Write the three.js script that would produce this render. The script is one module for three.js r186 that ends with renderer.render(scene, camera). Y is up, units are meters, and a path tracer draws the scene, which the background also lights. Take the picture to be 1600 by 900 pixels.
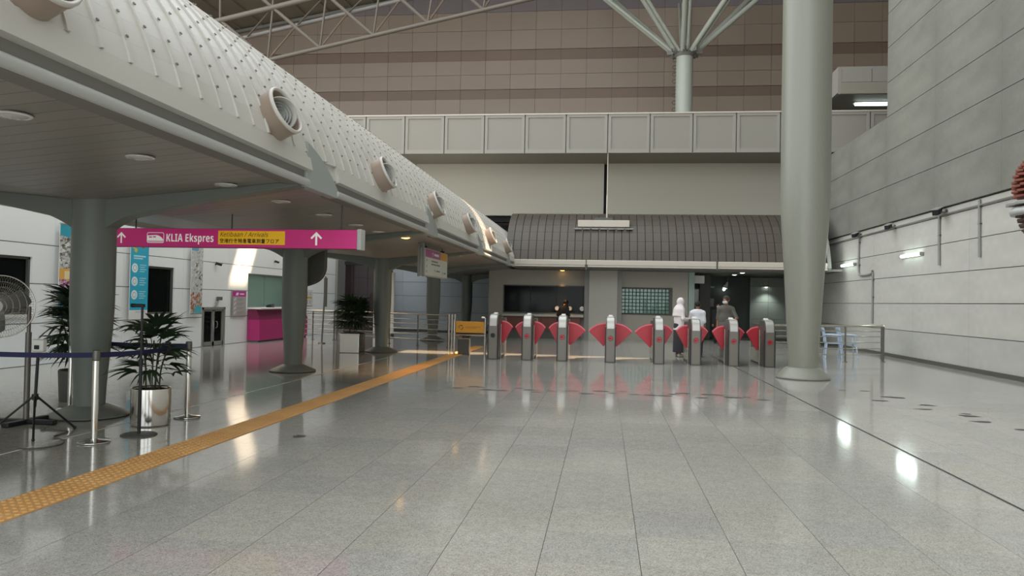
import * as THREE from 'three';
import { RoundedBoxGeometry } from 'three/addons/geometries/RoundedBoxGeometry.js';
import { RectAreaLightUniformsLib } from 'three/addons/lights/RectAreaLightUniformsLib.js';
import { mergeGeometries } from 'three/addons/utils/BufferGeometryUtils.js';

// ------------------------------------------------------------------ camera, sky, sun, exposure
const scene = new THREE.Scene();
const camera = new THREE.PerspectiveCamera(2 * Math.atan(450 / 1175) * 180 / Math.PI, 1600 / 900, 0.1, 300);
camera.position.set(0, 1.45, 0);
camera.rotation.order = 'YXZ';
camera.rotation.set(0.98 * Math.PI / 180, 7.06 * Math.PI / 180, 0.02);
scene.add(camera);
scene.background = new THREE.Color(0.93, 0.98, 1.0);
scene.backgroundIntensity = 1.0;
const sun = new THREE.DirectionalLight(0xffe3c0, 5);
sun.position.set(60, 76.8, -20 - 34.6);
sun.target.position.set(0, 0, -20);
sun.castShadow = true;
sun.shadow.mapSize.set(4096, 4096);
Object.assign(sun.shadow.camera, { left: -40, right: 40, top: 40, bottom: -40, near: 1, far: 200 });
scene.add(sun, sun.target);
const renderer = new THREE.WebGLRenderer({ antialias: true });
renderer.toneMapping = THREE.LinearToneMapping;
renderer.toneMappingExposure = 2.5;
renderer.shadowMap.enabled = true;
RectAreaLightUniformsLib.init();

// ------------------------------------------------------------------ helpers
const V = (x, y, z) => new THREE.Vector3(x, y, z);
let seed = 7;
const rnd = () => { seed = (seed * 1664525 + 1013904223) % 4294967296; return seed / 4294967296; };
const rr = (a, b) => a + (b - a) * rnd();
const used = {};
function numbered(n) { const k = used[n] = (used[n] ?? -1) + 1; return k ? n + '_' + String(k).padStart(3, '0') : n; }
function thing(name, label, category, pos = [0, 0, 0], turn = 0, group) {
  const o = new THREE.Group(); o.name = numbered(name); o.position.set(...pos); o.rotation.y = turn;
  o.userData = { label, category, kind: 'thing' }; if (group) o.userData.group = group;
  scene.add(o); return o;
}
function copyOf(root, label, pos, turn = 0) {
  const r = root.clone(); r.name = numbered(root.name.replace(/_\d{3}$/, '')); r.userData = { ...root.userData, label };
  r.position.set(...pos); r.rotation.y = turn; scene.add(r); return r;
}
function structure(name) { const o = new THREE.Group(); o.name = name; o.userData = { kind: 'structure' }; scene.add(o); return o; }
function mesh(name, g, m, parent, pos, rot) {
  const o = new THREE.Mesh(Array.isArray(g) ? merge(g) : g, m); o.name = name; o.castShadow = o.receiveShadow = true;
  if (pos) o.position.set(...pos); if (rot) o.rotation.set(...rot);
  parent.add(o); return o;
}
function merge(list) {
  const l = list.map((g) => { const q = g.index ? g.toNonIndexed() : g; for (const k of Object.keys(q.attributes)) if (!['position', 'normal', 'uv'].includes(k)) q.deleteAttribute(k); return q; });
  return mergeGeometries(l, false);
}
const box = (w, h, d, x = 0, y = 0, z = 0) => new THREE.BoxGeometry(w, h, d).translate(x, y, z);
const box2 = (x0, x1, y0, y1, z0, z1) => box(x1 - x0, y1 - y0, z1 - z0, (x0 + x1) / 2, (y0 + y1) / 2, (z0 + z1) / 2);
const rbox = (w, h, d, r, x = 0, y = 0, z = 0, s = 2) => new RoundedBoxGeometry(w, h, d, s, r).translate(x, y, z);
const cyl = (r0, r1, h, n = 24) => new THREE.CylinderGeometry(r0, r1, h, n);
const lathe = (pts, n = 40) => new THREE.LatheGeometry(pts.map(([r, y]) => new THREE.Vector2(r, y)), n);
const tube = (pts, r, seg = 24, n = 8) => new THREE.TubeGeometry(new THREE.CatmullRomCurve3(pts.map((p) => V(...p))), seg, r, n);
function rod(a, b, r, n = 10, r2 = r) {
  const A = V(...a), B = V(...b), d = B.clone().sub(A), g = new THREE.CylinderGeometry(r2, r, d.length(), n);
  g.applyQuaternion(new THREE.Quaternion().setFromUnitVectors(V(0, 1, 0), d.clone().normalize()));
  return g.translate((A.x + B.x) / 2, (A.y + B.y) / 2, (A.z + B.z) / 2);
}
function shapeOf(pts) { const s = new THREE.Shape(); pts.forEach(([x, y], i) => (i ? s.lineTo(x, y) : s.moveTo(x, y))); return s; }
const extrude = (shape, depth, bevel = 0, curveSegments = 10) => new THREE.ExtrudeGeometry(Array.isArray(shape) ? shapeOf(shape) : shape, { depth, curveSegments, bevelEnabled: bevel > 0, bevelSize: bevel, bevelThickness: bevel, bevelSegments: 2 });
function slab(c, t) { // c: four corners [x,y,z] in order, t: thickness upwards
  const p = []; for (const q of c) p.push(V(...q)); for (const q of c) p.push(V(q[0], q[1] + t, q[2]));
  const f = [[0, 1, 2, 3], [7, 6, 5, 4], [0, 4, 5, 1], [1, 5, 6, 2], [2, 6, 7, 3], [3, 7, 4, 0]], pos = [], uv = [];
  for (const [a, b, d, e] of f) for (const i of [a, b, d, a, d, e]) { pos.push(p[i].x, p[i].y, p[i].z); uv.push(p[i].x, p[i].z); }
  const g = new THREE.BufferGeometry(); g.setAttribute('position', new THREE.Float32BufferAttribute(pos, 3)); g.setAttribute('uv', new THREE.Float32BufferAttribute(uv, 2)); g.computeVertexNormals(); return g;
}
function canvas(w, h, draw) {
  const c = document.createElement('canvas'); c.width = w; c.height = h; const x = c.getContext('2d'); draw(x, w, h);
  const t = new THREE.CanvasTexture(c); t.colorSpace = THREE.SRGBColorSpace; t.magFilter = THREE.LinearFilter; return t;
}
// tileable value noise
function noiseGrid(n, s) { let q = s; const r = () => { q = (q * 1664525 + 1013904223) % 4294967296; return q / 4294967296; }; return Array.from({ length: n * n }, r); }
function vnoise(g, n, u, v) {
  const x = u * n, y = v * n, i = Math.floor(x), j = Math.floor(y), fx = x - i, fy = y - j, a = fx * fx * (3 - 2 * fx), b = fy * fy * (3 - 2 * fy);
  const at = (p, q) => g[(((q % n) + n) % n) * n + (((p % n) + n) % n)];
  return (at(i, j) * (1 - a) + at(i + 1, j) * a) * (1 - b) + (at(i, j + 1) * (1 - a) + at(i + 1, j + 1) * a) * b;
}
function dataTexture(n, fn, color = true) {
  const d = new Uint8Array(n * n * 4);
  for (let j = 0; j < n; j++) for (let i = 0; i < n; i++) { const c = fn(i / n, j / n, i, j); for (let k = 0; k < 3; k++) d[(j * n + i) * 4 + k] = Math.max(0, Math.min(255, c[k])); d[(j * n + i) * 4 + 3] = 255; }
  const t = new THREE.DataTexture(d, n, n, THREE.RGBAFormat); t.wrapS = t.wrapT = THREE.RepeatWrapping; t.magFilter = THREE.LinearFilter; t.minFilter = THREE.LinearMipmapLinearFilter; t.generateMipmaps = true;
  if (color) t.colorSpace = THREE.SRGBColorSpace; t.needsUpdate = true; return t;
}
const std = (color, roughness = 0.6, metalness = 0, extra = {}) => new THREE.MeshStandardMaterial({ color, roughness, metalness, ...extra });
const phys = (o) => new THREE.MeshPhysicalMaterial(o);

// ------------------------------------------------------------------ materials
const g8 = noiseGrid(8, 3), g16 = noiseGrid(16, 5), g64 = noiseGrid(64, 9), g3 = noiseGrid(3, 11), g180 = noiseGrid(180, 21);
const graniteTex = dataTexture(512, (u, v) => {
  const s = vnoise(g180, 180, u, v), q = vnoise(g64, 64, u, v), b = vnoise(g8, 8, u, v);
  let k = 186 + (q - 0.5) * 26 + (b - 0.5) * 10; if (s > 0.72) k += 20; if (s < 0.24) k -= 38; return [k, k * 0.992, k * 0.972];
});
const concreteTex = [0, 1, 2].map((n) => dataTexture(256, (u, v) => {
  const a = vnoise(g3, 3, u + n * 0.37, v + n * 0.21), b = vnoise(g8, 8, u + n * 0.13, v * 0.5), c = vnoise(g64, 64, u, v * 0.25), e = vnoise(g16, 16, u * 2, v + n * 0.3);
  const k = 176 + (a - 0.5) * 16 + (b - 0.5) * 11 + (c - 0.5) * 5 + (e - 0.5) * 3; return [k, k, k * 0.985];
}));
const dirtyWhite = dataTexture(256, (u, v) => { const k = 232 + (vnoise(g3, 3, u, v) - 0.5) * 12 + (vnoise(g16, 16, u, v * 0.4) - 0.5) * 8; return [k, k * 0.995, k * 0.985]; });
const brushed = dataTexture(256, (u, v, i, j) => { const k = 128 + (g180[(i * 7) % 32400] - 0.5) * 90 + (vnoise(g64, 64, u, v) - 0.5) * 20; return [k, k, k]; }, false);
const M = {
  tiles: [0xedebe5, 0xe8e6e1, 0xf0ede6, 0xebe8e1, 0xe5e4e0].map((c) => phys({ color: c, map: graniteTex, roughness: 0.09, ior: 1.62 })),
  joint: std(0x55534e, 0.8), jointDark: std(0x3a3936, 0.6), mark: std(0x45443f, 0.6),
  concrete: concreteTex.flatMap((t) => [0xbfbfb4, 0xbcbcb2].map((c) => std(c, 0.75, 0, { map: t }))),
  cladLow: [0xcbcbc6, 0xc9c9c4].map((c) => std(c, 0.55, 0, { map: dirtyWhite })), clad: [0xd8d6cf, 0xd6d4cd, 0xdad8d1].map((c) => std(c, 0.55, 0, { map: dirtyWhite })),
  cladLeftLit: [0xf4f6f6, 0xf2f4f4, 0xf6f7f7].map((c) => std(c, 0.55)), cladBlue: [0xd4dce2, 0xd0d8de].map((c) => std(c, 0.5)),
  brown: [0x9d8c7d, 0x9b8a7b, 0x9f8e7f].map((c) => std(c, 0.45)), brownDark: [0x826e60, 0x806c5e].map((c) => std(c, 0.5)), brownTop: std(0x837a7b, 0.6),
  plaster: std(0x96928a, 0.8), face: std(0xbab5a7, 0.8), soffitBeige: std(0x938d80, 0.8), roof: std(0x8d8577, 0.8), truss: std(0x6c645a, 0.5), dark: std(0x1c1d1c, 0.8),
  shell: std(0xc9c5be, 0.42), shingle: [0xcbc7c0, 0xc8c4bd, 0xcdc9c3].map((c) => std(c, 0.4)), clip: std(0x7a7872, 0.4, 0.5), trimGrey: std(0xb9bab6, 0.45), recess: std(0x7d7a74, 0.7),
  columnFarLit: std(0xb6baae, 0.42), soffit: [0x8f8a81, 0x8d887f, 0x928c83].map((c) => std(c, 0.38)), columnGrey: std(0x71766f, 0.42), columnPale: std(0xc4c4b7, 0.36, 0, { map: concreteTex[1] }), plate: std(0xa3a8a5, 0.5),
  nozzle: std(0x9b8a7c, 0.4, 0.1), white: std(0xe6e4de, 0.45), chrome: std(0xd6d3cd, 0.13, 1), steel: std(0xbcb6ac, 0.32, 0.85, { roughnessMap: brushed }), gateFront: std(0x77736a, 0.45, 0.5), gateHead: std(0xb9b7b2, 0.35, 0.5), steelDark: std(0x6c6862, 0.4, 0.6), black: std(0x17171a, 0.5),
  brownShingle: [0x4f483f, 0x4d463d, 0x514a42].map((c) => std(c, 0.5)), fascia: std(0xc2baae, 0.5),
  yellow: std(0xdb9c3c, 0.5), magenta: std(0xb92d74, 0.45), magentaDark: std(0x83244f, 0.45), red: std(0xc02a38, 0.35), redEdge: std(0xf07884, 0.35),
  glassDark: phys({ color: 0x1d2120, roughness: 0.08, metalness: 0, transmission: 0.5, thickness: 0, ior: 1.5, specularIntensity: 0.25 }), glassClear: phys({ color: 0xe4efe6, roughness: 0.04, transmission: 1, thickness: 0, ior: 1.5 }),
  greenGlass: phys({ color: 0xa9c7ba, roughness: 0.25, transmission: 0.45, thickness: 0, ior: 1.5 }),
  grey: std(0x8b8984, 0.6), greyDark: std(0x55544f, 0.6), booth: std(0xa8a398, 0.7), boothPale: std(0xb3afa6, 0.6), counterBrown: std(0x6b3a2c, 0.5), navy: std(0x23234f, 0.7),
  leaf: [0x24381f, 0x2d4526, 0x1d2f1c].map((c) => phys({ color: c, roughness: 0.55, transmission: 0.12, thickness: 0, side: THREE.DoubleSide })), cane: std(0x3c3a22, 0.7), soil: std(0x2d241c, 0.95),
  lampOff: std(0xd9d6cf, 0.25), lensOff: phys({ color: 0xc9c6c0, roughness: 0.15, clearcoat: 1 }),
  tubeGlow: std(0xffffff, 0.4, 0, { emissive: 0xe8fff8, emissiveIntensity: 3 }), warmGlow: std(0xfff0d0, 0.4, 0, { emissive: 0xffc060, emissiveIntensity: 2.2 }), coolGlow: std(0xffffff, 0.4, 0, { emissive: 0xf0fff8, emissiveIntensity: 2.5 }),
  skin: std(0x8f6248, 0.6), plasticBlue: std(0xaebfd6, 0.4),
};

// ------------------------------------------------------------------ the setting: floor
const XR = 8.55, XL = -11.1, T = 0.56, X0 = -0.34, ROOF = (x) => 24.43 + 0.163 * x;
{
  const floor = structure('floor');
  mesh('floor_base', box2(-30, 23, -0.4, -0.014, -53, 10), M.joint, floor);
  const geos = [0, 1, 2, 3].map((k) => {
    const g = new THREE.BoxGeometry(T - 0.0035, 0.02, T - 0.0018), uv = g.attributes.uv;
    for (let i = 0; i < uv.count; i++) { let u = uv.getX(i), v = uv.getY(i); if (k & 1) [u, v] = [v, 1 - u]; uv.setXY(i, u * 0.9 + k * 0.23, v * 0.9 + k * 0.41); } return g;
  });
  const near = [], rest = [];
  for (let r = 0; r < 75; r++) {
    const z = 9.5 - r * T;
    for (let c = -20; c < 16; c++) {
      const x = X0 + (c + 0.5) * T; if (x < XL - 0.3 || x > XR + 0.3) continue;
      const d = -z, lo = -0.80 * d - 0.4, hi = 0.565 * d + 0.4;
      (d > 3.55 && d < 12.25 && x > lo && x < hi && !(x < -9.5) ? near : rest).push([x, z]);
    }
  }
  near.sort((a, b) => b[1] - a[1]); rest.push(...near.splice(300));
  const pick = () => M.tiles[Math.floor(rnd() * M.tiles.length)];
  for (const [x, z] of near) mesh('tile', geos[Math.floor(rnd() * 4)], pick(), floor, [x, -0.01, z]);
  const perGeo = M.tiles.map((m, k) => rest.filter((_, i) => (i * 7919 + (i >> 3)) % 5 === k));
  const all = [];
  const im = new THREE.InstancedMesh(geos[0], M.tiles[1], rest.length); im.name = 'tile_field'; im.userData.kind = 'stuff';
  const mt = new THREE.Matrix4(), col = new THREE.Color();
  rest.forEach(([x, z], i) => { im.setMatrixAt(i, mt.makeTranslation(x, -0.01, z)); const k = 0.95 + rnd() * 0.1; im.setColorAt(i, col.setRGB(k, k, k * (0.98 + rnd() * 0.03))); });
  im.castShadow = im.receiveShadow = true; floor.add(im);
  mesh('expansion_joint', box2(3.035, 3.06, -0.01, 0.0015, -30, 8), M.jointDark, floor);
  mesh('metal_trim', box2(-5.29, -5.265, -0.01, 0.002, -18, 8), std(0xdcdcd6, 0.4), floor);
  // worn patches where fittings once stood
  const marks = [];
  for (let i = 0; i < 26; i++) marks.push([-2.4 + i * 0.195 + rr(-0.05, 0.05), -12.3 + rr(-0.25, 0.3), rr(0.05, 0.11)]);
  for (let i = 0; i < 14; i++) { const t = i / 13; marks.push([4.3 + t * 0.9 + rr(-0.3, 0.3), -14 + t * 5 + rr(-0.3, 0.3), rr(0.05, 0.11)]); }
  for (const [x, z, s] of marks) {
    const pts = []; for (let k = 0; k < 9; k++) { const a = k / 9 * 6.283, q = s * rr(0.7, 1.25); pts.push([Math.cos(a) * q * 1.3, Math.sin(a) * q * 0.8]); }
    mesh('worn_patch', extrude(pts, 0.0012).rotateX(-Math.PI / 2), M.mark, floor, [x, 0, z]);
  }
}
// tactile path
{
  const t = thing('tactile_path', 'yellow studded tactile paving strip running diagonally across the granite floor', 'tactile path');
  const W = 0.38, parts = [box(W - 0.003, 0.006, W - 0.003, 0, 0.003, 0)];
  for (let i = 0; i < 6; i++) for (let j = 0; j < 6; j++) parts.push(cyl(0.014, 0.02, 0.006, 8).translate(-W / 2 + (i + 0.5) * W / 6, 0.009, -W / 2 + (j + 0.5) * W / 6));
  const g = merge(parts), ms = [0xd6a263, 0xd29e5f, 0xd9a667].map((c) => std(c, 0.5));
  for (let k = 0; k < 56; k++) mesh('tactile_tile', g, ms[k % 3], t, [-3.9, 0, -2.4 - k * W]);
}
// wall_right: white cladding below, concrete panels above
function cladWall(parent, rows, zs, openings, place, mats, name = 'cladding_panel', t = 0.03) {
  // place(u0,u1,y0,y1) -> geometry; cells inside openings are left out
  for (let r = 0; r + 1 < rows.length; r++) for (let c = 0; c + 1 < zs.length; c++) {
    // subtract openings
    let rects = [[zs[c], zs[c + 1], rows[r], rows[r + 1]]];
    for (const [a0, a1, b0, b1] of openings) rects = rects.flatMap(([u0, u1, y0, y1]) => {
      if (a1 <= u0 || a0 >= u1 || b1 <= y0 || b0 >= y1) return [[u0, u1, y0, y1]];
      const o = []; if (a0 > u0) o.push([u0, a0, y0, y1]); if (a1 < u1) o.push([a1, u1, y0, y1]);
      const p0 = Math.max(u0, a0), p1 = Math.min(u1, a1); if (b0 > y0) o.push([p0, p1, y0, b0]); if (b1 < y1) o.push([p0, p1, b1, y1]); return o;
    });
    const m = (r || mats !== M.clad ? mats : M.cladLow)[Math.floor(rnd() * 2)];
    for (const [u0, u1, y0, y1] of rects) {
      const g = name === 'concrete_panel' ? 0.002 : 0.003, h = name === 'concrete_panel' ? 0.008 : 0.009, du = (v) => (zs.includes(v) ? g : 0), dy = (v) => (rows.includes(v) ? h : 0);
      if (u1 - u0 > 0.05 && y1 - y0 > 0.03) mesh(name, place(u0 + du(u0), u1 - du(u1), y0 + dy(y0), y1 - dy(y1)), m, parent);
    }
  }
}
{
  const w = structure('wall_right');
  mesh('wall_core', [box2(XR + 0.04, XR + 0.6, 0, 7.3, -35, 10), box2(XR + 0.04, XR + 0.6, 7.3, 30, -24.2, 10)], M.greyDark, w);
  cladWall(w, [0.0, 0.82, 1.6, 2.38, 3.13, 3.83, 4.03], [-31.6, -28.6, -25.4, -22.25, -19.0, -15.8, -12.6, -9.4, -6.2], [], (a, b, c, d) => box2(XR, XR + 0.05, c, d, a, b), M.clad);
  cladWall(w, [4.05, 5.17, 6.24, 7.3], [-31.2, -27.6, -24.2, -20.8, -17.45, -14.1, -10.7, -7.3], [], (a, b, c, d) => box2(XR - 0.06, XR + 0.05, c, d, a, b), M.concrete, 'concrete_panel');
  cladWall(w, [7.3, 8.36, 9.44, 10.5, 11.56, 12.62, 13.7], [-24.2, -20.8, -17.45, -14.1, -10.7], [], (a, b, c, d) => box2(XR - 0.06, XR + 0.05, c, d, a, b), M.concrete, 'concrete_panel');
  mesh('upper_facing', box2(XR - 0.06, XR + 0.05, 13.71, 30, -24.2, 10), M.concrete[0], w);  // unseen upper wall, its height set to block the sun
  mesh('near_facing', [box2(XR - 0.06, XR + 0.05, 4.05, 13.7, -7.2, 10), box2(XR - 0.06, XR + 0.05, 7.31, 13.7, -10.69, -7.3)], M.concrete[1], w);
  mesh('near_cladding', box2(XR, XR + 0.05, 0, 4.03, -6.19, 10), M.clad[0], w);
  const b = structure('baseboard_right'); mesh('baseboard', box2(XR - 0.05, XR - 0.002, 0, 0.1, -31, 8), M.greyDark, b);
}
// wall_left with windows, door and ticket opening
const LOPEN = [[-13.4, -11.2, 1.0, 2.12], [-18.3, -17.1, 0.94, 2.13], [-20.95, -19.68, 0, 1.1], [-26.2, -22.35, 1.08, 2.15]];
{
  const w = structure('wall_left');
  cladWall(w, [0, 0.82, 1.6, 2.38, 3.13, 3.9, 5], [-30, -27.2, -24.2, -21.1, -18.7, -16.2, -14.0, -11.0, -9], LOPEN, (a, b, c, d) => box2(XL - 0.05, XL, c, d, a, b), M.cladLeftLit);  // brighter copy of the white cladding stands in for missing skylight
  // core behind, in pieces around the openings
  const core = []; let z = -30;
  for (const [a0, a1, b0, b1] of [...LOPEN].sort((p, q) => p[0] - q[0])) { core.push(box2(XL - 0.3, XL - 0.04, 0, 5, z, a0)); if (b0 > 0) core.push(box2(XL - 0.3, XL - 0.04, 0, b0, a0, a1)); core.push(box2(XL - 0.3, XL - 0.04, b1, 5, a0, a1)); z = a1; }
  core.push(box2(XL - 0.3, XL - 0.04, 0, 5, z, 10)); mesh('wall_core', core, M.grey, w);
  mesh('near_cladding', box2(XL - 0.05, XL, 0, 5, -8.99, 10), M.clad[0], w);
  mesh('roof_deck', box2(-30, XL, 5, 5.25, -36, 10), M.grey, w);
  // back rooms behind the openings
  mesh('back_room', [box2(-15, -14.9, 0, 5, -30, -9), box2(-15, XL - 0.3, -0.01, 0.02, -30, -9), box2(-15, XL - 0.3, 0, 5, -21.95, -21.85), box2(-15, XL - 0.3, 0, 5, -30, -29.9), box2(-15, XL - 0.3, 0, 5, -9.1, -9)], M.grey, w);
}
function window_(n, [z0, z1, y0, y1], glass) {
  const o = structure('window_' + n), f = 0.05, x0 = XL - 0.14, x1 = XL - 0.04;
  mesh('window_frame', [box2(x0, x1, y0, y0 + f, z0, z1), box2(x0, x1, y1 - f, y1, z0, z1), box2(x0, x1, y0, y1, z0, z0 + f), box2(x0, x1, y0, y1, z1 - f, z1)], M.greyDark, o);
  mesh('pane', box2(XL - 0.1, XL - 0.09, y0 + f, y1 - f, z0 + f, z1 - f), glass, o);
  mesh('window_sill', box2(XL - 0.06, XL + 0.05, y0 - 0.05, y0, z0 - 0.06, z1 + 0.06), M.white, o);
  mesh('dark_room_sheet', box2(XL - 0.22, XL - 0.2, y0, y1, z0, z1), M.dark, o);  // black sheet stands in for the dark room behind the glass
}
window_(1, LOPEN[0], M.glassDark); window_(2, LOPEN[1], M.glassDark);
{
  const d = structure('door_1'), [z0, z1, y0, y1] = LOPEN[2], m = (z0 + z1) / 2, x0 = XL - 0.1, x1 = XL + 0.02;
  mesh('door_frame', [box2(x0, x1, y1 - 0.07, y1, z0, z1), box2(x0, x1, 0, y1, z0, z0 + 0.07), box2(x0, x1, 0, y1, z1 - 0.07, z1)], M.grey, d);
  for (const [a, b] of [[z0 + 0.08, m - 0.005], [m + 0.005, z1 - 0.08]]) {
    const l = mesh('door_leaf', [box2(x0 + 0.02, x1 - 0.02, y1 - 0.12, y1 - 0.075, a, b), box2(x0 + 0.02, x1 - 0.02, 0.01, 0.12, a, b), box2(x0 + 0.02, x1 - 0.02, 0.01, y1 - 0.08, a, a + 0.05), box2(x0 + 0.02, x1 - 0.02, 0.01, y1 - 0.08, b - 0.05, b)], M.grey, d);
    mesh('pane', box2(XL - 0.05, XL - 0.04, 0.12, y1 - 0.12, a + 0.05, b - 0.05), M.glassDark, l);
    const hz = a < m - 0.1 ? b - 0.1 : a + 0.1; mesh('handle', tube([[x1 - 0.02, 0.5, hz], [x1 + 0.03, 0.52, hz], [x1 + 0.03, 0.68, hz], [x1 - 0.02, 0.7, hz]], 0.008, 20, 6), M.chrome, l);
  }
  mesh('backing', box2(XL - 0.26, XL - 0.24, 0, y1, z0, z1), M.dark, d);
}
// far left: dark glazed opening, then the bluish end wall
{
  const w = structure('wall_rear');
  const rows = [0, 0.84, 1.6, 2.25, 2.9, 3.6];
  cladWall(w, rows, [-12.2, -9.6, -7.2, -4.8, -2.4], [], (a, b, c, d) => box2(a, b, c, d, -35.05, -35), M.cladBlue);
  mesh('wall_core', box2(-13, 9.2, 0, 5, -35.4, -35.06), M.grey, w);
  mesh('wall_return', box2(XL - 3.9, XL - 0.02, 0, 5, -30.35, -30.02), M.clad[1], w);
}
{
  const t = thing('glazed_lobby', 'dark maroon glazed lobby box at the end of the white wall, behind the palm', 'lobby', [-10.35, 0, -31.6]);
  mesh('lobby_shell', [box2(-0.75, 0.8, 2.85, 3.0, -1.5, 0.5), box2(-0.75, 0.8, 0, 0.08, -1.5, 0.5), box2(-0.75, 0.8, 0.08, 2.85, -1.5, -1.4)], std(0x1e1518, 0.5), t);
  for (let k = 0; k < 3; k++) mesh('glass_panel', box2(-0.74 + k * 0.5, -0.25 + k * 0.5, 0.08, 2.85, 0.4, 0.42), phys({ color: 0x2c1a20, roughness: 0.08, clearcoat: 1 }), t);
  mesh('side_panel', box2(0.7, 0.8, 0.08, 2.85, -1.5, 0.5), std(0x4a2434, 0.3), t);
}
// front of the upper deck: parapet, soffit, set-back face
{
  const w = structure('wall_back');
  mesh('parapet_core', box2(-30, 12.5, 7.42, 8.95, -30.45, -30.12), M.plaster, w);
  for (let x = -14.9; x < 11; x += 1.655) {
    const p = mesh('parapet_panel', [box2(x + 0.02, x + 1.635, 7.4, 7.56, -30.12, -30), box2(x + 0.02, x + 1.635, 8.84, 8.96, -30.12, -30), box2(x + 0.02, x + 0.13, 7.56, 8.84, -30.12, -30), box2(x + 1.525, x + 1.635, 7.56, 8.84, -30.12, -30)], M.plaster, w);
    mesh('inset_panel', box2(x + 0.13, x + 1.525, 7.56, 8.84, -30.11, -30.035), std(0x8f8b82, 0.75), p);
  }
  mesh('parapet_cap', box2(-30, 12.5, 8.95, 9.0, -30.5, -29.97), M.fascia, w);
  mesh('deck', box2(-30, 26.5, 7.4, 7.6, -52, -30.1), M.soffitBeige, w);
  for (const [a, b] of [[-16, -8.4], [-8.36, -0.13], [-0.01, 8.5]]) mesh('face_panel', box2(a, b, 5.15, 7.4, -32.55, -32.3), M.face, w);
  mesh('face_core', box2(-30, 8.5, 4.9, 7.4, -33, -32.56), M.dark, w);
}
// brown end wall with darker bands
{
  const w = structure('wall_end');
  const rows = [[9, 13.88, 0], [13.88, 15.05, 0], [15.05, 15.7, 1], [15.7, 16.7, 0], [16.7, 17.66, 0], [17.66, 18.38, 1], [18.38, 19.7, 0], [19.7, 20.95, 0], [20.95, 23.2, 2], [23.2, 29, 2]];
  for (const [y0, y1, k] of rows) for (let x = -27; x < 20; x += 1.7) mesh('brown_panel', box2(x + 0.008, x + 1.692, y0 + 0.01, y1 - 0.01, -50.1, k === 1 ? -50.05 : -50), k === 2 ? M.brownTop : k ? M.brownDark[Math.floor(rnd() * 2)] : M.brown[Math.floor(rnd() * 3)], w);
  mesh('wall_core', box2(-32, 27, 5, 30, -50.6, -50.1), std(0x5d4f46, 0.7), w);
  const s = structure('wall_side'); mesh('wall_core', [box2(26.4, 26.9, 5, 31, -52, -23.8), box2(XR + 0.6, 26.9, 5, 31, -24.0, -23.7)], M.plaster, s);
  const l = structure('wall_outer'); mesh('wall_core', box2(-30.4, -30, 5, 24, -52, -34), M.plaster, l);
}
// roof, its unseen gaps and covers shaped to steer skylight and block sun: open to the sky over the canopy side of the hall, decked on the other side; plain deck with one slot over the far part
{
  const c = structure('ceiling'), xa = -30, xb = 26.5;
  const strip = (x0, x1, z0, z1, d0, d1) => slab([[x0, ROOF(x0) + d0, z0], [x1, ROOF(x1) + d0, z0], [x1, ROOF(x1) + d1, z1], [x0, ROOF(x0) + d1, z1]], 0.2);
  for (let k = 0; k < 8; k++) { const z = 9 - k * 5; mesh('sun_block_roof', strip(z > -18 ? 8.4 : 5.8, xb, z, z - 4.98, 0.6, 0), M.roof, c); }
  mesh('roof_deck', [strip(xa, 8.4, 10, -2.9, 0, 0), strip(7.7, 12.6, -31.9, -33.1, 0, 0), strip(5.8, xb, -30.9, -31.9, 0, 0), strip(5.8, xb, -33.1, -36, 0, 0), strip(xa, xb, -36, -52, 0, 0)], M.roof, c);
  for (let k = 0; k < 22; k++) { const x = -29 + k * 1.6; mesh('roof_rib', slab([[x, ROOF(x) - 0.12, -36], [x + 0.12, ROOF(x) - 0.12, -36], [x + 0.12, ROOF(x) - 0.12, -50], [x, ROOF(x) - 0.12, -50]], 0.14), M.roof, c); }
  mesh('roof_edge_beam', strip(-30, 22, -49.7, -49.95, -0.3, -0.3), M.grey, c);
}

// ------------------------------------------------------------------ the long barrel canopy
const CX = -6, CY = 2.37, CR = 2.65;
const BAYS = [-2.35, -8.2, -14.02, -19.85, -25.95, -32.4];
function arcStrip(r0, r1, p0, p1, z0, z1, n, twist = 0) { // curved plate, radius r0 (inside) to r1 (outside); twist lifts the z0 edge
  const pos = [], idx = [];
  for (let i = 0; i <= n; i++) { const p = p0 + (p1 - p0) * i / n; for (const [r, z] of [[r0, z0], [r1 + twist, z0], [r1, z1], [r0, z1]]) pos.push(Math.cos(p) * r, Math.sin(p) * r, z); }
  for (let i = 0; i < n; i++) for (let k = 0; k < 4; k++) { const a = i * 4 + k, b = i * 4 + (k + 1) % 4; idx.push(a, b, a + 4, b, b + 4, a + 4); }
  idx.push(0, 2, 1, 0, 3, 2); const e = n * 4; idx.push(e, e + 1, e + 2, e, e + 2, e + 3);
  let g = new THREE.BufferGeometry(); g.setAttribute('position', new THREE.Float32BufferAttribute(pos, 3)); g.setIndex(idx); g = g.toNonIndexed(); g.computeVertexNormals();
  g.setAttribute('uv', new THREE.Float32BufferAttribute(new Float32Array(g.attributes.position.count * 2), 2)); return g;
}
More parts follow.
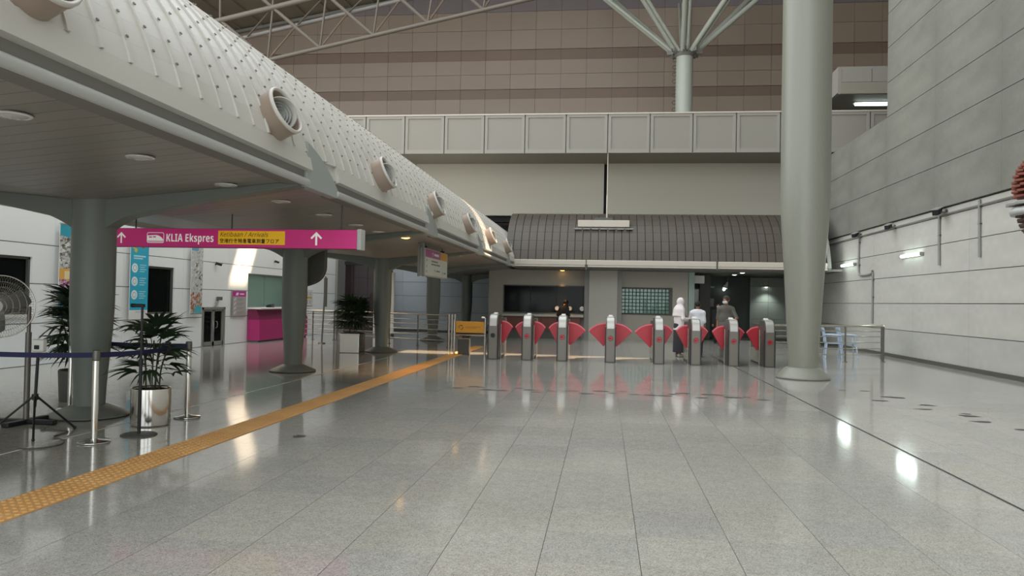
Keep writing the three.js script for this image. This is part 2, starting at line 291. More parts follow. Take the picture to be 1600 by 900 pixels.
{
  const t = thing('barrel_canopy', 'long pale barrel-roofed canopy with shingled side and slatted soffit along the hall', 'canopy');
  const D = Math.PI / 180;
  mesh('roof_shell', arcStrip(CR - 0.1, CR - 0.012, 12 * D, 172 * D, -33.2, -1.5, 40).translate(CX, CY, 0), M.shell, t);
  // shingles: the nearer ten rows of thirty are pieces of their own, the rest are one mass
  const dphi = 4.3 * D, w = 0.32, P0 = 16 * D;
  const sg = arcStrip(CR - 0.015, CR + 0.002, 0, dphi - 0.0012, -w, 0, 3, 0.0), sg2 = (() => { // tilted plate, far edge proud
    const g = arcStrip(CR - 0.012, CR + 0.03, 0, dphi - 0.0004, -w + 0.004, 0, 3, 0), p = g.attributes.position;
    for (let i = 0; i < p.count; i++) { const x = p.getX(i), y = p.getY(i), r = Math.hypot(x, y); if (r > CR && p.getZ(i) > -0.01) { const s = (CR + 0.004) / r; p.setXY(i, x * s, y * s); } }
    g.computeVertexNormals(); return merge([g, arcStrip(CR - 0.012, CR + 0.045, 0, dphi - 0.0003, -w + 0.002, -w + 0.034, 3)]);
  })();
  const far = [], clips = [];
  for (let c = 0; c < 91; c++) for (let r = 0; r < 10; r++) {
    const z = -3.75 - c * w, p = P0 + r * dphi;
    if (c < 30) mesh('shingle', sg2, M.shingle[Math.floor(rnd() * 3)], t, [CX, CY, z], [0, 0, p]);
    else far.push(sg2.clone().rotateZ(p).translate(CX, CY, z));
    if (r) { const q = CR + 0.056; clips.push(box(0.012, 0.016, 0.022).rotateZ(p).translate(CX + Math.cos(p) * q, CY + Math.sin(p) * q, z - w + 0.01)); }
  }
  mesh('shingle_field', far, M.shingle[0], t).userData.kind = 'stuff';
  mesh('fixing_clips', clips, M.clip, t).userData.kind = 'stuff';
  // skirt and gutter roll, one per bay
  for (let b = 0; b < 5; b++) {
    const z1 = BAYS[b] - (b ? 1.0 : 0), z0 = BAYS[b + 1] - 0.12;
    mesh('skirt_panel', arcStrip(CR - 0.05, CR + 0.03, 11.6 * D, 15.9 * D, z0, z1, 4).translate(CX, CY, 0), M.shell, t);
    mesh('recess_strip', box2(-3.62, -3.44, 2.72, 2.92, z0, z1), M.recess, t);
    mesh('gutter_roll', new THREE.CapsuleGeometry(0.045, z1 - z0 - 0.09, 6, 12).rotateX(Math.PI / 2).translate(-3.43, 2.765, (z0 + z1) / 2), M.trimGrey, t);
    if (b < 4) {
      const s = new THREE.Shape(); s.moveTo(0, -0.02); s.lineTo(0.02, 0.48); s.quadraticCurveTo(0.62, 0.36, 1.02, 0.06); s.lineTo(0.98, -0.02); s.lineTo(0, -0.02);
      mesh('bracket_plate', extrude(s, 0.1, 0.01).rotateY(Math.PI / 2), M.plate, t, [-3.52, 2.74, BAYS[b + 1] - 0.03]);
    }
  }
  // soffit slats, rising from the middle to both edges
  const run = 2.55, rise = 0.235, L = Math.hypot(run, rise), sw = 0.22;
  const plank = box(L - 0.005, 0.02, sw - 0.008);
  for (let k = 0; k < 141; k++) for (const s of [1, -1]) {
    const z = -2.3 - k * sw;
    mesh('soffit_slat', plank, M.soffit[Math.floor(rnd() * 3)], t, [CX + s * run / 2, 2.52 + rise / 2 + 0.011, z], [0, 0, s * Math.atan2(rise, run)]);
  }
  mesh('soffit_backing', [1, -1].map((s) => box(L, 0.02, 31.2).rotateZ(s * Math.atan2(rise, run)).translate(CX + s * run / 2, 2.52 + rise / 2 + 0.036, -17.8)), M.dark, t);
  mesh('rear_skirt', box2(-8.66, -8.58, 2.68, 2.95, -33.2, -1.5), M.trimGrey, t);
}
// jet air nozzles on the canopy side
{
  const ax = 24 * Math.PI / 180;
  const t = thing('air_nozzle', 'round air nozzle on the barrel canopy, cropped by the top edge of the photo', 'air nozzle', [0, 0, 0], 0, 'air nozzles along the canopy');
  const a = -Math.PI / 2;
  mesh('nozzle_tube', lathe([[0.285, -0.26], [0.285, 0.15], [0.295, 0.165], [0.295, 0.2], [0.275, 0.2], [0.262, 0.185], [0.262, -0.26]], 40).rotateZ(a), M.nozzle, t);
  mesh('mouth_ring', new THREE.TorusGeometry(0.28, 0.02, 10, 40).rotateY(Math.PI / 2).translate(0.195, 0, 0), M.shell, t);
  const inner = mesh('swivel_nozzle', lathe([[0.25, -0.2], [0.24, -0.08], [0.205, 0.02], [0.2, 0.2], [0.185, 0.21], [0.18, 0.1], [0.2, -0.16]], 32).rotateZ(a).rotateY(-0.5).rotateZ(-0.3), M.shell, t);
  for (const r of [0.15, 0.115, 0.08, 0.045]) mesh('guide_ring', lathe([[r, -0.04], [r, 0.17], [r - 0.012, 0.175], [r - 0.014, -0.04]], 28).rotateZ(a).rotateY(-0.5).rotateZ(-0.3), M.trimGrey, inner);
  t.rotation.set(0, 0, ax);
  const zs = [-4.08, -7.48, -11.2, -14.8, -18.5, -22.1, -25.9], words = ['', 'nearest complete one to the camera, swivelled open', 'second whole one along from the front', 'just past the second bracket plate', 'at the edge of the sunlit stripe', 'next to the third bracket plate in sunlight', 'at the far corner by the brown roof'];
  zs.forEach((z, i) => { const o = i ? copyOf(t, 'round air nozzle on the barrel canopy, ' + words[i], [0, 0, 0]) : t; o.position.set(-3.53, 3.3, z); o.scale.set(1.1, 0.87, 0.87); o.rotation.set(0, i === 0 || i === 1 ? -0.12 : 0, ax); });
}
// canopy columns
{
  const t = thing('canopy_column', 'grey canopy column behind the potted palm and rope barrier', 'column', [CX, 0, BAYS[1]], 0, 'tapered columns under the canopy');
  mesh('shaft', lathe([[0.165, 0.06], [0.175, 0.35], [0.2, 0.7], [0.225, 1.0], [0.238, 1.3], [0.24, 1.6], [0.238, 2.54]], 40), M.columnGrey, t);
  mesh('base_cone', lathe([[0, 0], [0.44, 0], [0.43, 0.03], [0.27, 0.1], [0.2, 0.13], [0.16, 0.13]], 40), M.columnGrey, t);
  for (const s of [1, -1]) {
    const h = new THREE.Shape(); h.moveTo(0.1, 2.15); h.quadraticCurveTo(0.3, 2.3, 0.5, 2.37); h.lineTo(1.35, 2.54); h.lineTo(2.52, 2.72); h.lineTo(2.52, 2.757); h.lineTo(0.1, 2.535); h.lineTo(0.1, 2.15);
    const g = extrude(h, 0.2, 0.012).translate(0, -0.012, -0.1); if (s < 0) g.rotateY(Math.PI);
    mesh('arm', g, M.columnGrey, t);
  }
  ['standing behind the air nozzle shadows beside the magenta sign', 'beside the square planter with a dark palm', 'behind the hanging directory sign', 'farthest, dark against the bluish wall'].forEach((w, i) => copyOf(t, 'grey tapered canopy column ' + (i ? w : 'rising under the magenta sign, with a cone foot'), [CX, 0, BAYS[i + 2]]));
}
// tall branching roof columns
{
  const t = thing('roof_column', 'huge pale tapered concrete-grey column in front of the ticket gates', 'column', [4.0, 0, -15.85], 0, 'roof columns');
  mesh('shaft', lathe([[0.275, 0.1], [0.29, 0.4], [0.335, 1.2], [0.39, 2.2], [0.445, 2.95], [0.475, 3.5], [0.48, 4.2], [0.47, 15.5]], 56), M.columnPale, t);
  mesh('base_cone', lathe([[0, 0], [0.52, 0], [0.525, 0.03], [0.5, 0.05], [0.36, 0.21], [0.3, 0.235], [0.26, 0.235]], 56), M.columnPale, t);
  const head = mesh('head', lathe([[0.3, 15.3], [0.47, 15.35], [0.62, 15.55], [0.62, 15.7], [0.5, 15.85], [0, 15.9]], 32), M.grey, t);
  for (let k = 0; k < 8; k++) {
    const c = Math.cos(k * Math.PI / 4 + 0.06), s = Math.sin(k * Math.PI / 4 + 0.06), top = k % 4 === 0 ? 20.75 : 21.0;
    const o = mesh('strut', [rod([c * 0.6 - s * 0.12, 15.6, s * 0.6 + c * 0.12], [c * 6.6 - s * 0.12, top, s * 6.6 + c * 0.12], 0.14, 12), rod([c * 0.6 + s * 0.15, 15.6, s * 0.6 - c * 0.15], [c * 6.6 + s * 0.15, top, s * 6.6 - c * 0.15], 0.09, 10)], M.columnPale, t);
    mesh('clevis', [box(0.5, 0.22, 0.07, 0.72, 15.62, 0.1).rotateY(-k * Math.PI / 4 - 0.06), box(0.5, 0.22, 0.07, 0.72, 15.62, -0.1).rotateY(-k * Math.PI / 4 - 0.06)], M.grey, head);
  }
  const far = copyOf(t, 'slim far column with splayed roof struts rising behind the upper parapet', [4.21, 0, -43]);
  far.children = far.children.filter((c) => c.name !== 'base_cone');
  t.children.filter((c) => c.name === 'strut').forEach((c, k) => { if ([0, 1, 7].includes(k)) t.remove(c); }); // these would run into the concrete wall
  for (let k = 0; k < 9; k++) mesh('climbing_rung', tube([[-0.44, 12.3 + k * 0.4, 0.1], [-0.62, 12.3 + k * 0.4, 0.1], [-0.64, 12.45 + k * 0.4, 0.1], [-0.44, 12.48 + k * 0.4, 0.1]], 0.018, 10, 6), M.greyDark, far);
  far.traverse((o) => { if (o.material === M.columnPale) o.material = M.columnFarLit; });  // paler, unmapped copy of the column colour makes up for weak light here
}
// roof truss
{
  const t = thing('roof_truss', 'beige tubular steel roof truss sloping up across the brown end wall', 'roof truss');
  const z = -38, C = (i) => [-21 + i * 2.9, 14.03 + (-21 + i * 2.9 + 18.1) * 0.205, z], A = (i) => [C(i)[0] + 0.6, C(i)[1] + 2.5, z + 0.8], B = (i) => [C(i)[0] + 0.9, C(i)[1] + 2.45, z - 1.6], Dn = (i) => [C(i)[0] + 1.2, C(i)[1] + 4.9, z + 2];
  mesh('bottom_chord', rod(C(-1), C(10), 0.11), M.truss, t);
  mesh('middle_chord', rod(A(-1), A(10), 0.14), M.truss, t);
  mesh('rear_chord', rod(B(-1), B(10), 0.11), std(0x85807c, 0.5), t);
  mesh('top_chord', rod(Dn(-1), Dn(4), 0.14), M.truss, t);
  for (let i = 0; i < 10; i++) {
    mesh('web_post', rod(C(i), A(i), 0.055), M.truss, t); mesh('web_brace', rod(C(i + 1), A(i), 0.095), M.truss, t);
    mesh('tie', rod(B(i), A(i + 1), 0.05), M.truss, t); mesh('rear_brace', rod(C(i), B(i), 0.05), M.brownDark[0], t);
    if (i < 4) { mesh('web_post', rod(A(i), Dn(i), 0.06), M.truss, t); mesh('web_brace', rod(A(i + 1), Dn(i), 0.095), M.truss, t); }
  }
}
// brown shingled roof over the gates
{
  const t = thing('brown_canopy', 'brown shingled curved roof with pale gutter above the ticket gates', 'canopy');
  const z0 = -30.65, D = Math.PI / 180, n = 40, xa = -3.75, xb = 7.85, w = (xb - xa) / n, dphi = 9.2 * D;
  const toX = (g) => g.rotateY(-Math.PI / 2); // profile axis +x turns to +z, length axis z turns to -x
  mesh('roof_shell', toX(arcStrip(CR - 0.1, CR - 0.012, 10 * D, 130 * D, -(xb), -xa, 30)).translate(0, CY, z0), std(0x3c3733, 0.7), t);
  const g = toX(arcStrip(CR - 0.014, CR + 0.012, 0, dphi - 0.003, -w + 0.012, 0, 4)), pr = (() => { const q = arcStrip(CR - 0.01, CR + 0.02, 0, dphi - 0.003, -w + 0.03, 0, 4); return q; })();
  for (let c = 0; c < n; c++) for (let r = 0; r < 7; r++) {
    const o = mesh('shingle', pr, M.brownShingle[Math.floor(rnd() * 3)], t, [xa + c * w, CY, z0]); o.rotation.set(0, -Math.PI / 2, 0); o.rotation.order = 'YXZ'; o.rotation.z = 13 * D + r * dphi;
  }
  for (const [a, b] of [[-3.45, -0.72], [-0.7, 4.0], [4.03, 7.85]]) {
    mesh('gutter', [rbox(b - a, 0.2, 0.16, 0.03, (a + b) / 2, 2.92, -28.02), box2(a, b, 2.76, 2.83, -28.1, -27.96)], M.fascia, t);
  }
  mesh('downpipe', [rod([4.015, 2.7, -27.95], [4.015, 3.1, -27.95], 0.03), rod([-0.71, 2.66, -27.95], [-0.71, 2.85, -27.95], 0.05)], M.greyDark, t);
  mesh('end_cap', (() => { const s = new THREE.Shape(); s.moveTo(2.6, 0.4); s.absarc(0, 0, 2.7, 10 * D, 170 * D, false); s.lineTo(2.6, 0.4); return extrude(s, 0.12).rotateY(-Math.PI / 2).translate(8.0, CY, z0); })(), M.grey, t);
  mesh('soffit', box2(-3.7, 8.4, 2.72, 2.8, -36.5, -28.05), std(0x5b5752, 0.6), t);
  for (let k = 0; k < 52; k++) mesh('soffit_slat', box2(-3.4 + k * 0.22, -3.4 + k * 0.22 + 0.205, 2.7, 2.722, -30.0, -28.1), std(0x6a655f, 0.55), t);
}

// ------------------------------------------------------------------ booth behind the gates
{
  const w = structure('wall_booth');
  mesh('booth_wall', [box2(-4.66, -4.06, 0, 2.72, -30.3, -30), box2(-4.06, -0.8, 2.1, 2.72, -30.3, -30), box2(-4.06, -0.8, 0, 0.98, -30.3, -30)], M.booth, w);
  mesh('booth_wall', [box2(0.65, 3.22, 0, 1.03, -30.3, -30), box2(0.65, 3.22, 2.06, 2.72, -30.3, -30), box2(2.62, 3.22, 1.03, 2.06, -30.3, -30)], M.booth, w);
  mesh('side_wall', [box2(-4.66, -4.5, 0, 2.72, -35, -30.3), box2(3.1, 3.22, 0, 2.72, -35, -30.3), box2(-4.5, 3.1, 0, 2.72, -32.2, -32.0)], std(0x141413, 0.8), w);
  mesh('pillar', [box2(-0.62, 0.47, 0, 2.72, -30.2, -29.55)], M.boothPale, w);
  mesh('pillar_trim', [box2(-0.8, -0.62, 0, 2.72, -30.2, -29.62), box2(0.47, 0.65, 0, 2.72, -30.2, -29.62)], M.grey, w);
}
{
  const o = structure('window_3');
  mesh('window_frame', [box2(-4.06, -0.8, 0.98, 1.02, -30.15, -29.97), box2(-4.06, -0.8, 2.06, 2.1, -30.15, -29.97), box2(-4.06, -4.02, 0.98, 2.1, -30.15, -29.97), box2(-0.84, -0.8, 0.98, 2.1, -30.15, -29.97)], M.greyDark, o);
  for (let k = 0; k < 3; k++) mesh('pane', box2(-4.02 + k * 1.06, -2.98 + k * 1.06, 1.02, 2.06, -30.06, -30.05), M.glassDark, o);
  for (let k = 1; k < 3; k++) mesh('mullion', box2(-4.03 + k * 1.06, -4.01 + k * 1.06, 1.02, 2.06, -30.08, -30.03), M.black, o);
}
for (const [i, x] of [-1.89, -1.38, -0.9].entries()) {
  const t = thing('speaking_grille', ['round white speaking grille on the dark window, above the stooping person', 'round white speaking grille on the dark window, right of the stooping person', 'round white speaking grille on the dark window, next to the pale pillar'][i], 'speaking grille', [x, 1.19, -30.03], 0, 'speaking grilles on the booth window');
  mesh('disc', cyl(0.085, 0.085, 0.03, 20).rotateX(Math.PI / 2), M.white, t); mesh('rim', new THREE.TorusGeometry(0.085, 0.012, 6, 20).translate(0, 0, 0.012), M.chrome, t);
}
{
  const t = thing('booth_counter', 'beige counter ledge with brown front panel below the dark booth window', 'counter', [-2.43, 0, -29.72]);
  mesh('ledge', rbox(3.22, 0.1, 0.5, 0.02, 0, 0.9, 0), M.boothPale, t);
  for (let k = 0; k < 4; k++) mesh('front_panel', box2(-1.55 + k * 0.76, -0.8 + k * 0.76, 0.3, 0.84, -0.25, 0.14), M.counterBrown, t);
  mesh('plinth', box2(-1.5, 1.5, 0, 0.3, -0.25, 0.08), M.greyDark, t);
}
{
  const o = structure('window_4');
  mesh('window_frame', [box2(0.65, 2.62, 1.0, 1.05, -30.1, -29.97), box2(0.65, 2.62, 2.03, 2.08, -30.1, -29.97), box2(2.5, 2.62, 1.05, 2.03, -30.1, -29.97)], M.greyDark, o);
  mesh('mortar', box2(0.65, 2.5, 1.05, 2.03, -30.1, -30.06), std(0x1d2a26, 0.7), o);
  const b = []; for (let i = 0; i < 13; i++) for (let j = 0; j < 7; j++) { const m = rbox(0.128, 0.128, 0.05, 0.014, 0.72 + i * 0.143, 1.12 + j * 0.14, -30.05, 1); b.push(m); }
  mesh('glass_blocks', b, phys({ color: 0x6d9486, roughness: 0.25, clearcoat: 1, transmission: 0.15, thickness: 0 }), o).userData.kind = 'stuff';
}
// passage on the right of the booth
{
  const w = structure('wall_passage'), gm = std(0x5e645e, 0.7);
  mesh('wall_core', [box2(3.22, 6.4, 0, 2.72, -34.98, -34.7)], std(0x3d423d, 0.6), w);
  for (const [a, b] of [[6.42, 7.2], [7.21, 8.5]]) for (const [c, d] of [[0.02, 0.84], [0.85, 1.6], [1.61, 2.3], [2.31, 2.7]]) mesh('cladding_panel', box2(a, b, c, d, -34.98, -34.6), std(0x8f938b, 0.6), w);
  mesh('pier', box2(4.0, 4.45, 0, 2.72, -33.2, -32.8), M.greyDark, w);
  mesh('green_jamb', box2(3.24, 3.46, 0, 2.72, -30.4, -30.0), std(0x9aaba3, 0.5), w);
  const d = structure('door_2');
  mesh('door_leaf', box2(3.5, 4.0, 0.02, 2.1, -33, -32.96), phys({ color: 0x4e6258, roughness: 0.12, clearcoat: 1 }), d);
  mesh('door_frame', [box2(3.46, 3.5, 0, 2.15, -33.02, -32.92), box2(3.46, 4.0, 2.1, 2.16, -33.02, -32.92)], M.greyDark, d);
}
function simple(name, label, category, build, pos, turn, group) { const t = thing(name, label, category, pos, turn, group); build(t); return t; }
simple('blank_sign_box', 'small white box sign hanging under the dark soffit beside the booth', 'sign', (t) => { mesh('box', rbox(0.42, 0.32, 0.1, 0.015, 0, 0, 0), M.white, t); mesh('hanger', rod([0, 0.15, 0], [0, 0.24, 0], 0.012), M.grey, t); }, [3.75, 2.46, -31]);
simple('notice_board', 'pale lilac notice fixed on the dark passage wall above the masked figure', 'notice', (t) => { mesh('sheet', rbox(0.32, 0.36, 0.03, 0.005), std(0xa79fa6, 0.6), t); mesh('clip', box(0.1, 0.03, 0.04, 0, 0.18, 0), M.grey, t); }, [4.7, 1.55, -34.66]);
simple('notice_strip', 'narrow pale sign strip high on the dark passage wall', 'sign', (t) => { mesh('strip', rbox(0.38, 0.08, 0.03, 0.005), std(0x9a9a94, 0.6), t); mesh('backing', box(0.42, 0.12, 0.02, 0, 0, -0.02), M.greyDark, t); }, [4.68, 2.25, -34.67]);

// ------------------------------------------------------------------ ticket gates
function sPoly(w) { }
const GATE = (() => {
  const prof = new THREE.Shape(); prof.moveTo(0, 0); prof.lineTo(0, 0.84); prof.quadraticCurveTo(-0.01, 1.08, -0.22, 1.09); prof.lineTo(-0.55, 1.09); prof.quadraticCurveTo(-0.68, 1.08, -0.7, 1.0); prof.lineTo(-1.6, 1.0); prof.quadraticCurveTo(-1.75, 0.99, -1.75, 0.84); prof.lineTo(-1.75, 0); prof.lineTo(0, 0);
  const cover = new THREE.Shape(); cover.moveTo(0.012, 0.83); cover.lineTo(0.012, 0.85); cover.quadraticCurveTo(0.0, 1.095, -0.22, 1.104); cover.lineTo(-0.5, 1.104); cover.lineTo(-0.5, 1.0); cover.lineTo(-0.2, 0.9); cover.lineTo(-0.1, 0.83); cover.lineTo(0.012, 0.83);
  const across = (s, w) => extrude(s, w, 0.006).translate(0, 0, -w / 2).rotateY(-Math.PI / 2); // profile x -> z
  return { body: across(prof, 0.205), cover: across(cover, 0.165) };
})();
function flapShape(w, wide) {
  const s = new THREE.Shape(), d = wide ? 0.07 : 0.02; s.moveTo(0, 0.93); s.quadraticCurveTo(w * 0.62, 0.93, w, 0.80 - d); s.lineTo(w * 0.12, 0.35); s.lineTo(0, 0.42); s.lineTo(0, 0.93);
  return s;
}
const gateX = [-2.73, -1.885, -1.02, 0.15, 1.31, 2.175, 3.055, 3.885];
const gateWords = ['with a dark dial, next to the yellow barrier board', 'second from the yellow barrier board', 'third from the yellow board, in front of the stooping person', 'alone before the pale pillar, between two wide lanes', 'in front of the green glass blocks', 'in front of the couple in white', 'in front of the person in patterned shirt', 'end of the row, beside the huge column'];
const wideR = [0, 0, 1, 1, 0, 0, 0, 0];
gateX.forEach((x, i) => {
  const t = thing('ticket_gate', 'steel ticket gate ' + gateWords[i], 'ticket gate', [x, 0, -18.4], 0, 'row of ticket gates');
  mesh('body', GATE.body, M.steelDark, t); mesh('front_cover', box2(-0.083, 0.083, 0.02, 0.84, 0, 0.016), M.gateFront, t); mesh('head_cover', GATE.cover, M.gateHead, t);
  for (const s of [-1, 1]) {
    mesh('edge_trim', box2(s * 0.118 - 0.012, s * 0.118 + 0.012, 0, 0.86, -0.03, 0.004), M.black, t);
    mesh('side_post', rbox(0.02, 0.86, 0.05, 0.008, s * 0.118, 0.43, -0.62), M.steel, t);
    mesh('side_panel', box2(s * 0.112 - 0.004, s * 0.112 + 0.004, 0.06, 0.4, -1.7, -0.66), M.steel, t);
  }
  mesh('reader_plate', rbox(0.13, 0.015, 0.2, 0.006, 0, 1.11, -0.34), M.white, t);
  mesh('display', rbox(0.1, 0.05, 0.12, 0.012, 0, 1.125, -0.5), M.white, t);
  const lamp = mesh('indicator', cyl(0.058, 0.058, 0.014, 24).rotateX(Math.PI / 2), i ? std(0xa81c28, 0.3, 0, { emissive: 0xd01020, emissiveIntensity: 0.04 }) : M.black, t, [0, 0.59, 0.017]);
  mesh('indicator_ring', new THREE.TorusGeometry(0.06, 0.007, 6, 24), M.steelDark, lamp, [0, 0, 0.006]);
  if (i) mesh('indicator_mark', [box(0.05, 0.012, 0.004, 0, 0, 0.009), box(0.03, 0.011, 0.004, -0.014, 0.012, 0.009).rotateZ(0.5), box(0.03, 0.011, 0.004, -0.014, -0.012, 0.009).rotateZ(-0.5)], std(0x5a0a12, 0.5), lamp);
  for (const s of [-1, 1]) {
    if ((i === 0 && s < 0) || (i === 7 && s > 0)) continue;
    const wide = s > 0 ? wideR[i] : (i ? wideR[i - 1] : 0), w = wide ? 0.43 : 0.275;
    const g = extrude(flapShape(w, wide), 0.045, 0.008, 12).translate(0.112, 0, -0.022), e = extrude((() => { const q = new THREE.Shape(), d = wide ? 0.07 : 0.02; q.moveTo(0, 0.935); q.quadraticCurveTo(w * 0.62, 0.935, w, 0.805 - d); q.lineTo(w - 0.012, 0.785 - d); q.quadraticCurveTo(w * 0.6, 0.908, 0, 0.908); return q; })(), 0.062, 0.002, 12).translate(0.114, 0, -0.031);
    if (s < 0) { g.rotateY(Math.PI); e.rotateY(Math.PI); }
    const f = mesh('flap', g, M.red, t, [0, 0, -0.85]); mesh('flap_edge', e, M.redEdge, f);
  }
  mesh('foot', box2(-0.11, 0.11, 0, 0.03, -1.76, 0.008), M.greyDark, t);
});
// yellow barrier board left of the gates
{
  const t = thing('barrier_board', 'yellow board on a steel swing barrier beside the first gate', 'barrier', [-3.5, 0, -19.5]);
  mesh('frame', [rod([0.4, 0, 0], [0.4, 0.92, 0], 0.03), tube([[0.4, 0.9, 0], [0.39, 0.98, 0], [0.3, 1.0, 0.02]], 0.028, 12, 8), rod([-0.42, 0, 0], [-0.42, 0.92, 0], 0.025), rod([-0.42, 0.53, 0], [0.4, 0.53, 0], 0.025)], M.steel, t);
  mesh('board', rbox(0.78, 0.3, 0.03, 0.012, 0, 0.735, 0), M.yellow, t);
  mesh('board_print', new THREE.PlaneGeometry(0.7, 0.26), std(0xffffff, 0.5, 0, { map: canvas(512, 190, (c, w, h) => { c.fillStyle = '#e5a02c'; c.fillRect(0, 0, w, h); c.strokeStyle = '#33281a'; c.lineWidth = 10; c.beginPath(); c.arc(70, 95, 34, 2.4, 5.2); c.stroke(); c.beginPath(); c.arc(82, 105, 34, -0.6, 2.0); c.stroke(); c.fillStyle = '#33281a'; c.beginPath(); c.moveTo(84, 50); c.lineTo(110, 66); c.lineTo(84, 84); c.fill(); c.fillStyle = '#b98226'; c.fillRect(160, 82, 300, 12); c.fillRect(160, 106, 220, 10); }) }), t, [0, 0.735, 0.0165]);
  mesh('box_foot', rbox(0.3, 0.42, 0.25, 0.02, -0.2, 0.21, -0.25), M.greyDark, t);
}

// ------------------------------------------------------------------ railings
function railing(label, pts, bars, top, posts, group) {
  const t = thing('railing', label, 'railing', [0, 0, 0], 0, group);
  const a = V(pts[0][0], 0, pts[0][1]), b = V(pts[1][0], 0, pts[1][1]), at = (k) => a.clone().lerp(b, k);
  mesh('top_rail', rod([a.x, top, a.z], [b.x, top, b.z], 0.03, 12), M.steel, t);
  for (const y of bars) mesh('rail', rod([a.x, y, a.z], [b.x, y, b.z], 0.014, 8), M.steel, t);
  for (let k = 0; k < posts; k++) { const p = at(k / (posts - 1)); const o = mesh('post', rod([p.x, 0, p.z], [p.x, top, p.z], 0.022, 10), M.steelDark, t); mesh('post_foot', cyl(0.05, 0.055, 0.015, 16), M.steelDark, o, [p.x, 0.0075, p.z]); }
  return t;
}
const RB = [0.2, 0.36, 0.52, 0.68, 0.82];
railing('steel rail fence between the last gate and the blue chairs', [[4.2, -20.1], [7.45, -21.4]], RB, 0.96, 4);
railing('short steel rail return going back along the white wall', [[7.5, -21.45], [7.95, -22.9]], RB, 0.96, 2);
railing('long steel rail fence under the canopy in front of the bluish wall', [[-9.0, -24.6], [-4.7, -22.4]], RB, 0.98, 5);
railing('steel rail fence in front of the dark maroon lobby', [[-10.6, -24.6], [-9.1, -24.6]], RB, 0.98, 3);
{
  const t = thing('gate_posts', 'cluster of three steel posts closing the long rail fence', 'posts', [-4.56, 0, -22.3]);
  for (const k of [-1, 0, 1]) { const o = mesh('post', rod([k * 0.1, 0, k * 0.05], [k * 0.1, 1.0, k * 0.05], 0.028, 12), M.steel, t); mesh('cap', new THREE.SphereGeometry(0.03, 12, 8), M.chrome, o, [k * 0.1, 1.0, k * 0.05]); }
}
// blue plastic chairs
{
  const t = thing('plastic_chair', 'pale blue plastic chair behind the rail fence, nearer the huge column', 'chair', [6.55, 0, -22.7], 1.4, 'blue plastic chairs by the wall');
  mesh('seat', rbox(0.44, 0.035, 0.42, 0.015, 0, 0.42, 0), M.plasticBlue, t);
  for (const [x, z] of [[-1, 1], [1, 1], [-1, -1], [1, -1]]) mesh('leg', rod([x * 0.23, 0, z * 0.22], [x * 0.18, 0.42, z * 0.18], 0.02, 8, 0.024), M.plasticBlue, t);
  const b = mesh('backrest', [rbox(0.44, 0.07, 0.03, 0.012, 0, 0.83, -0.28), rod([-0.2, 0.42, -0.2], [-0.2, 0.85, -0.28], 0.022, 8), rod([0.2, 0.42, -0.2], [0.2, 0.85, -0.28], 0.022, 8)], M.plasticBlue, t);
  for (let k = 0; k < 4; k++) mesh('back_slat', box(0.045, 0.36, 0.015, -0.12 + k * 0.08, 0.64, -0.243).rotateX(0), M.plasticBlue, b);
  for (const s of [-1, 1]) mesh('armrest', tube([[s * 0.2, 0.66, -0.24], [s * 0.25, 0.66, 0], [s * 0.25, 0.63, 0.18], [s * 0.22, 0.42, 0.18]], 0.02, 16, 8), M.plasticBlue, t);
  copyOf(t, 'pale blue plastic chair behind the rail fence, nearer the white wall', [7.05, 0, -23.0], 1.5);
}

// ------------------------------------------------------------------ lamps
function areaLight(color, intensity, w, h, pos, look) { const l = new THREE.RectAreaLight(color, intensity, w, h); l.position.set(...pos); l.lookAt(...look); scene.add(l); return l; }
[[-27.75, 'farther one, beside the huge column'], [-22.25, 'nearer one, middle of the white wall']].forEach(([z, w]) => {
  const t = thing('wall_lamp', 'lit white tube lamp on the white clad wall, ' + w, 'wall lamp', [XR, 2.95, z], 0, 'tube lamps on the white wall');
  mesh('housing', box(0.05, 0.09, 1.42, -0.026, 0, 0), M.white, t); for (const s of [-1, 1]) mesh('end_cap', rbox(0.12, 0.1, 0.05, 0.02, -0.06, 0, s * 0.7), M.grey, t);
  mesh('tube', new THREE.CapsuleGeometry(0.045, 1.24, 6, 12).rotateX(Math.PI / 2), M.tubeGlow, t, [-0.085, 0, 0]);
  areaLight(0xe8fff8, 9, 1.25, 0.09, [XR - 0.14, 2.95, z], [XR - 2, 2.3, z]);
});
function downlight(label, x, y, z, lit, group) {
  const t = thing('downlight', label, 'downlight', [x, y, z], 0, group);
  mesh('ring', lathe([[0.085, 0.0], [0.1, -0.012], [0.12, -0.012], [0.13, 0.004], [0.085, 0.004]], 28), M.lampOff, t);
  mesh('lens', new THREE.SphereGeometry(0.1, 20, 8, 0, 6.283, 1.9, 1.25).scale(1, 0.35, 1), lit || M.lensOff, t, [0, 0.006, 0]);
  if (lit) { const s = new THREE.SpotLight(lit === M.warmGlow ? 0xffc070 : 0xf0fff8, lit === M.warmGlow ? (z < -29.7 ? 9 : 4) : 7, 8, z < -29.7 ? 0.36 : 0.75, 0.6, 2); s.position.set(x, y - 0.06, z); s.target.position.set(x, 0, z); s.castShadow = true; s.shadow.radius = 3; scene.add(s, s.target); }
  return t;
}
const soff = (x) => 2.52 + 0.0922 * Math.abs(x - CX) - 0.002;
[[-4.16, -4.8, 'nearest to the camera'], [-4.2, -6.32, 'second along the soffit edge'], [-4.22, -7.91, 'third, just before the first beam arm'], [-4.2, -9.3, 'above the yellow part of the magenta sign'], [-4.2, -10.8, 'just behind the magenta sign hanger'], [-4.2, -12.27, 'midway between two beam arms'], [-4.2, -13.5, 'just before the second beam arm']].forEach(([x, z, w]) => downlight('unlit round downlight in the canopy soffit, ' + w, x, soff(x), z, null, 'unlit downlights in the canopy soffit'));
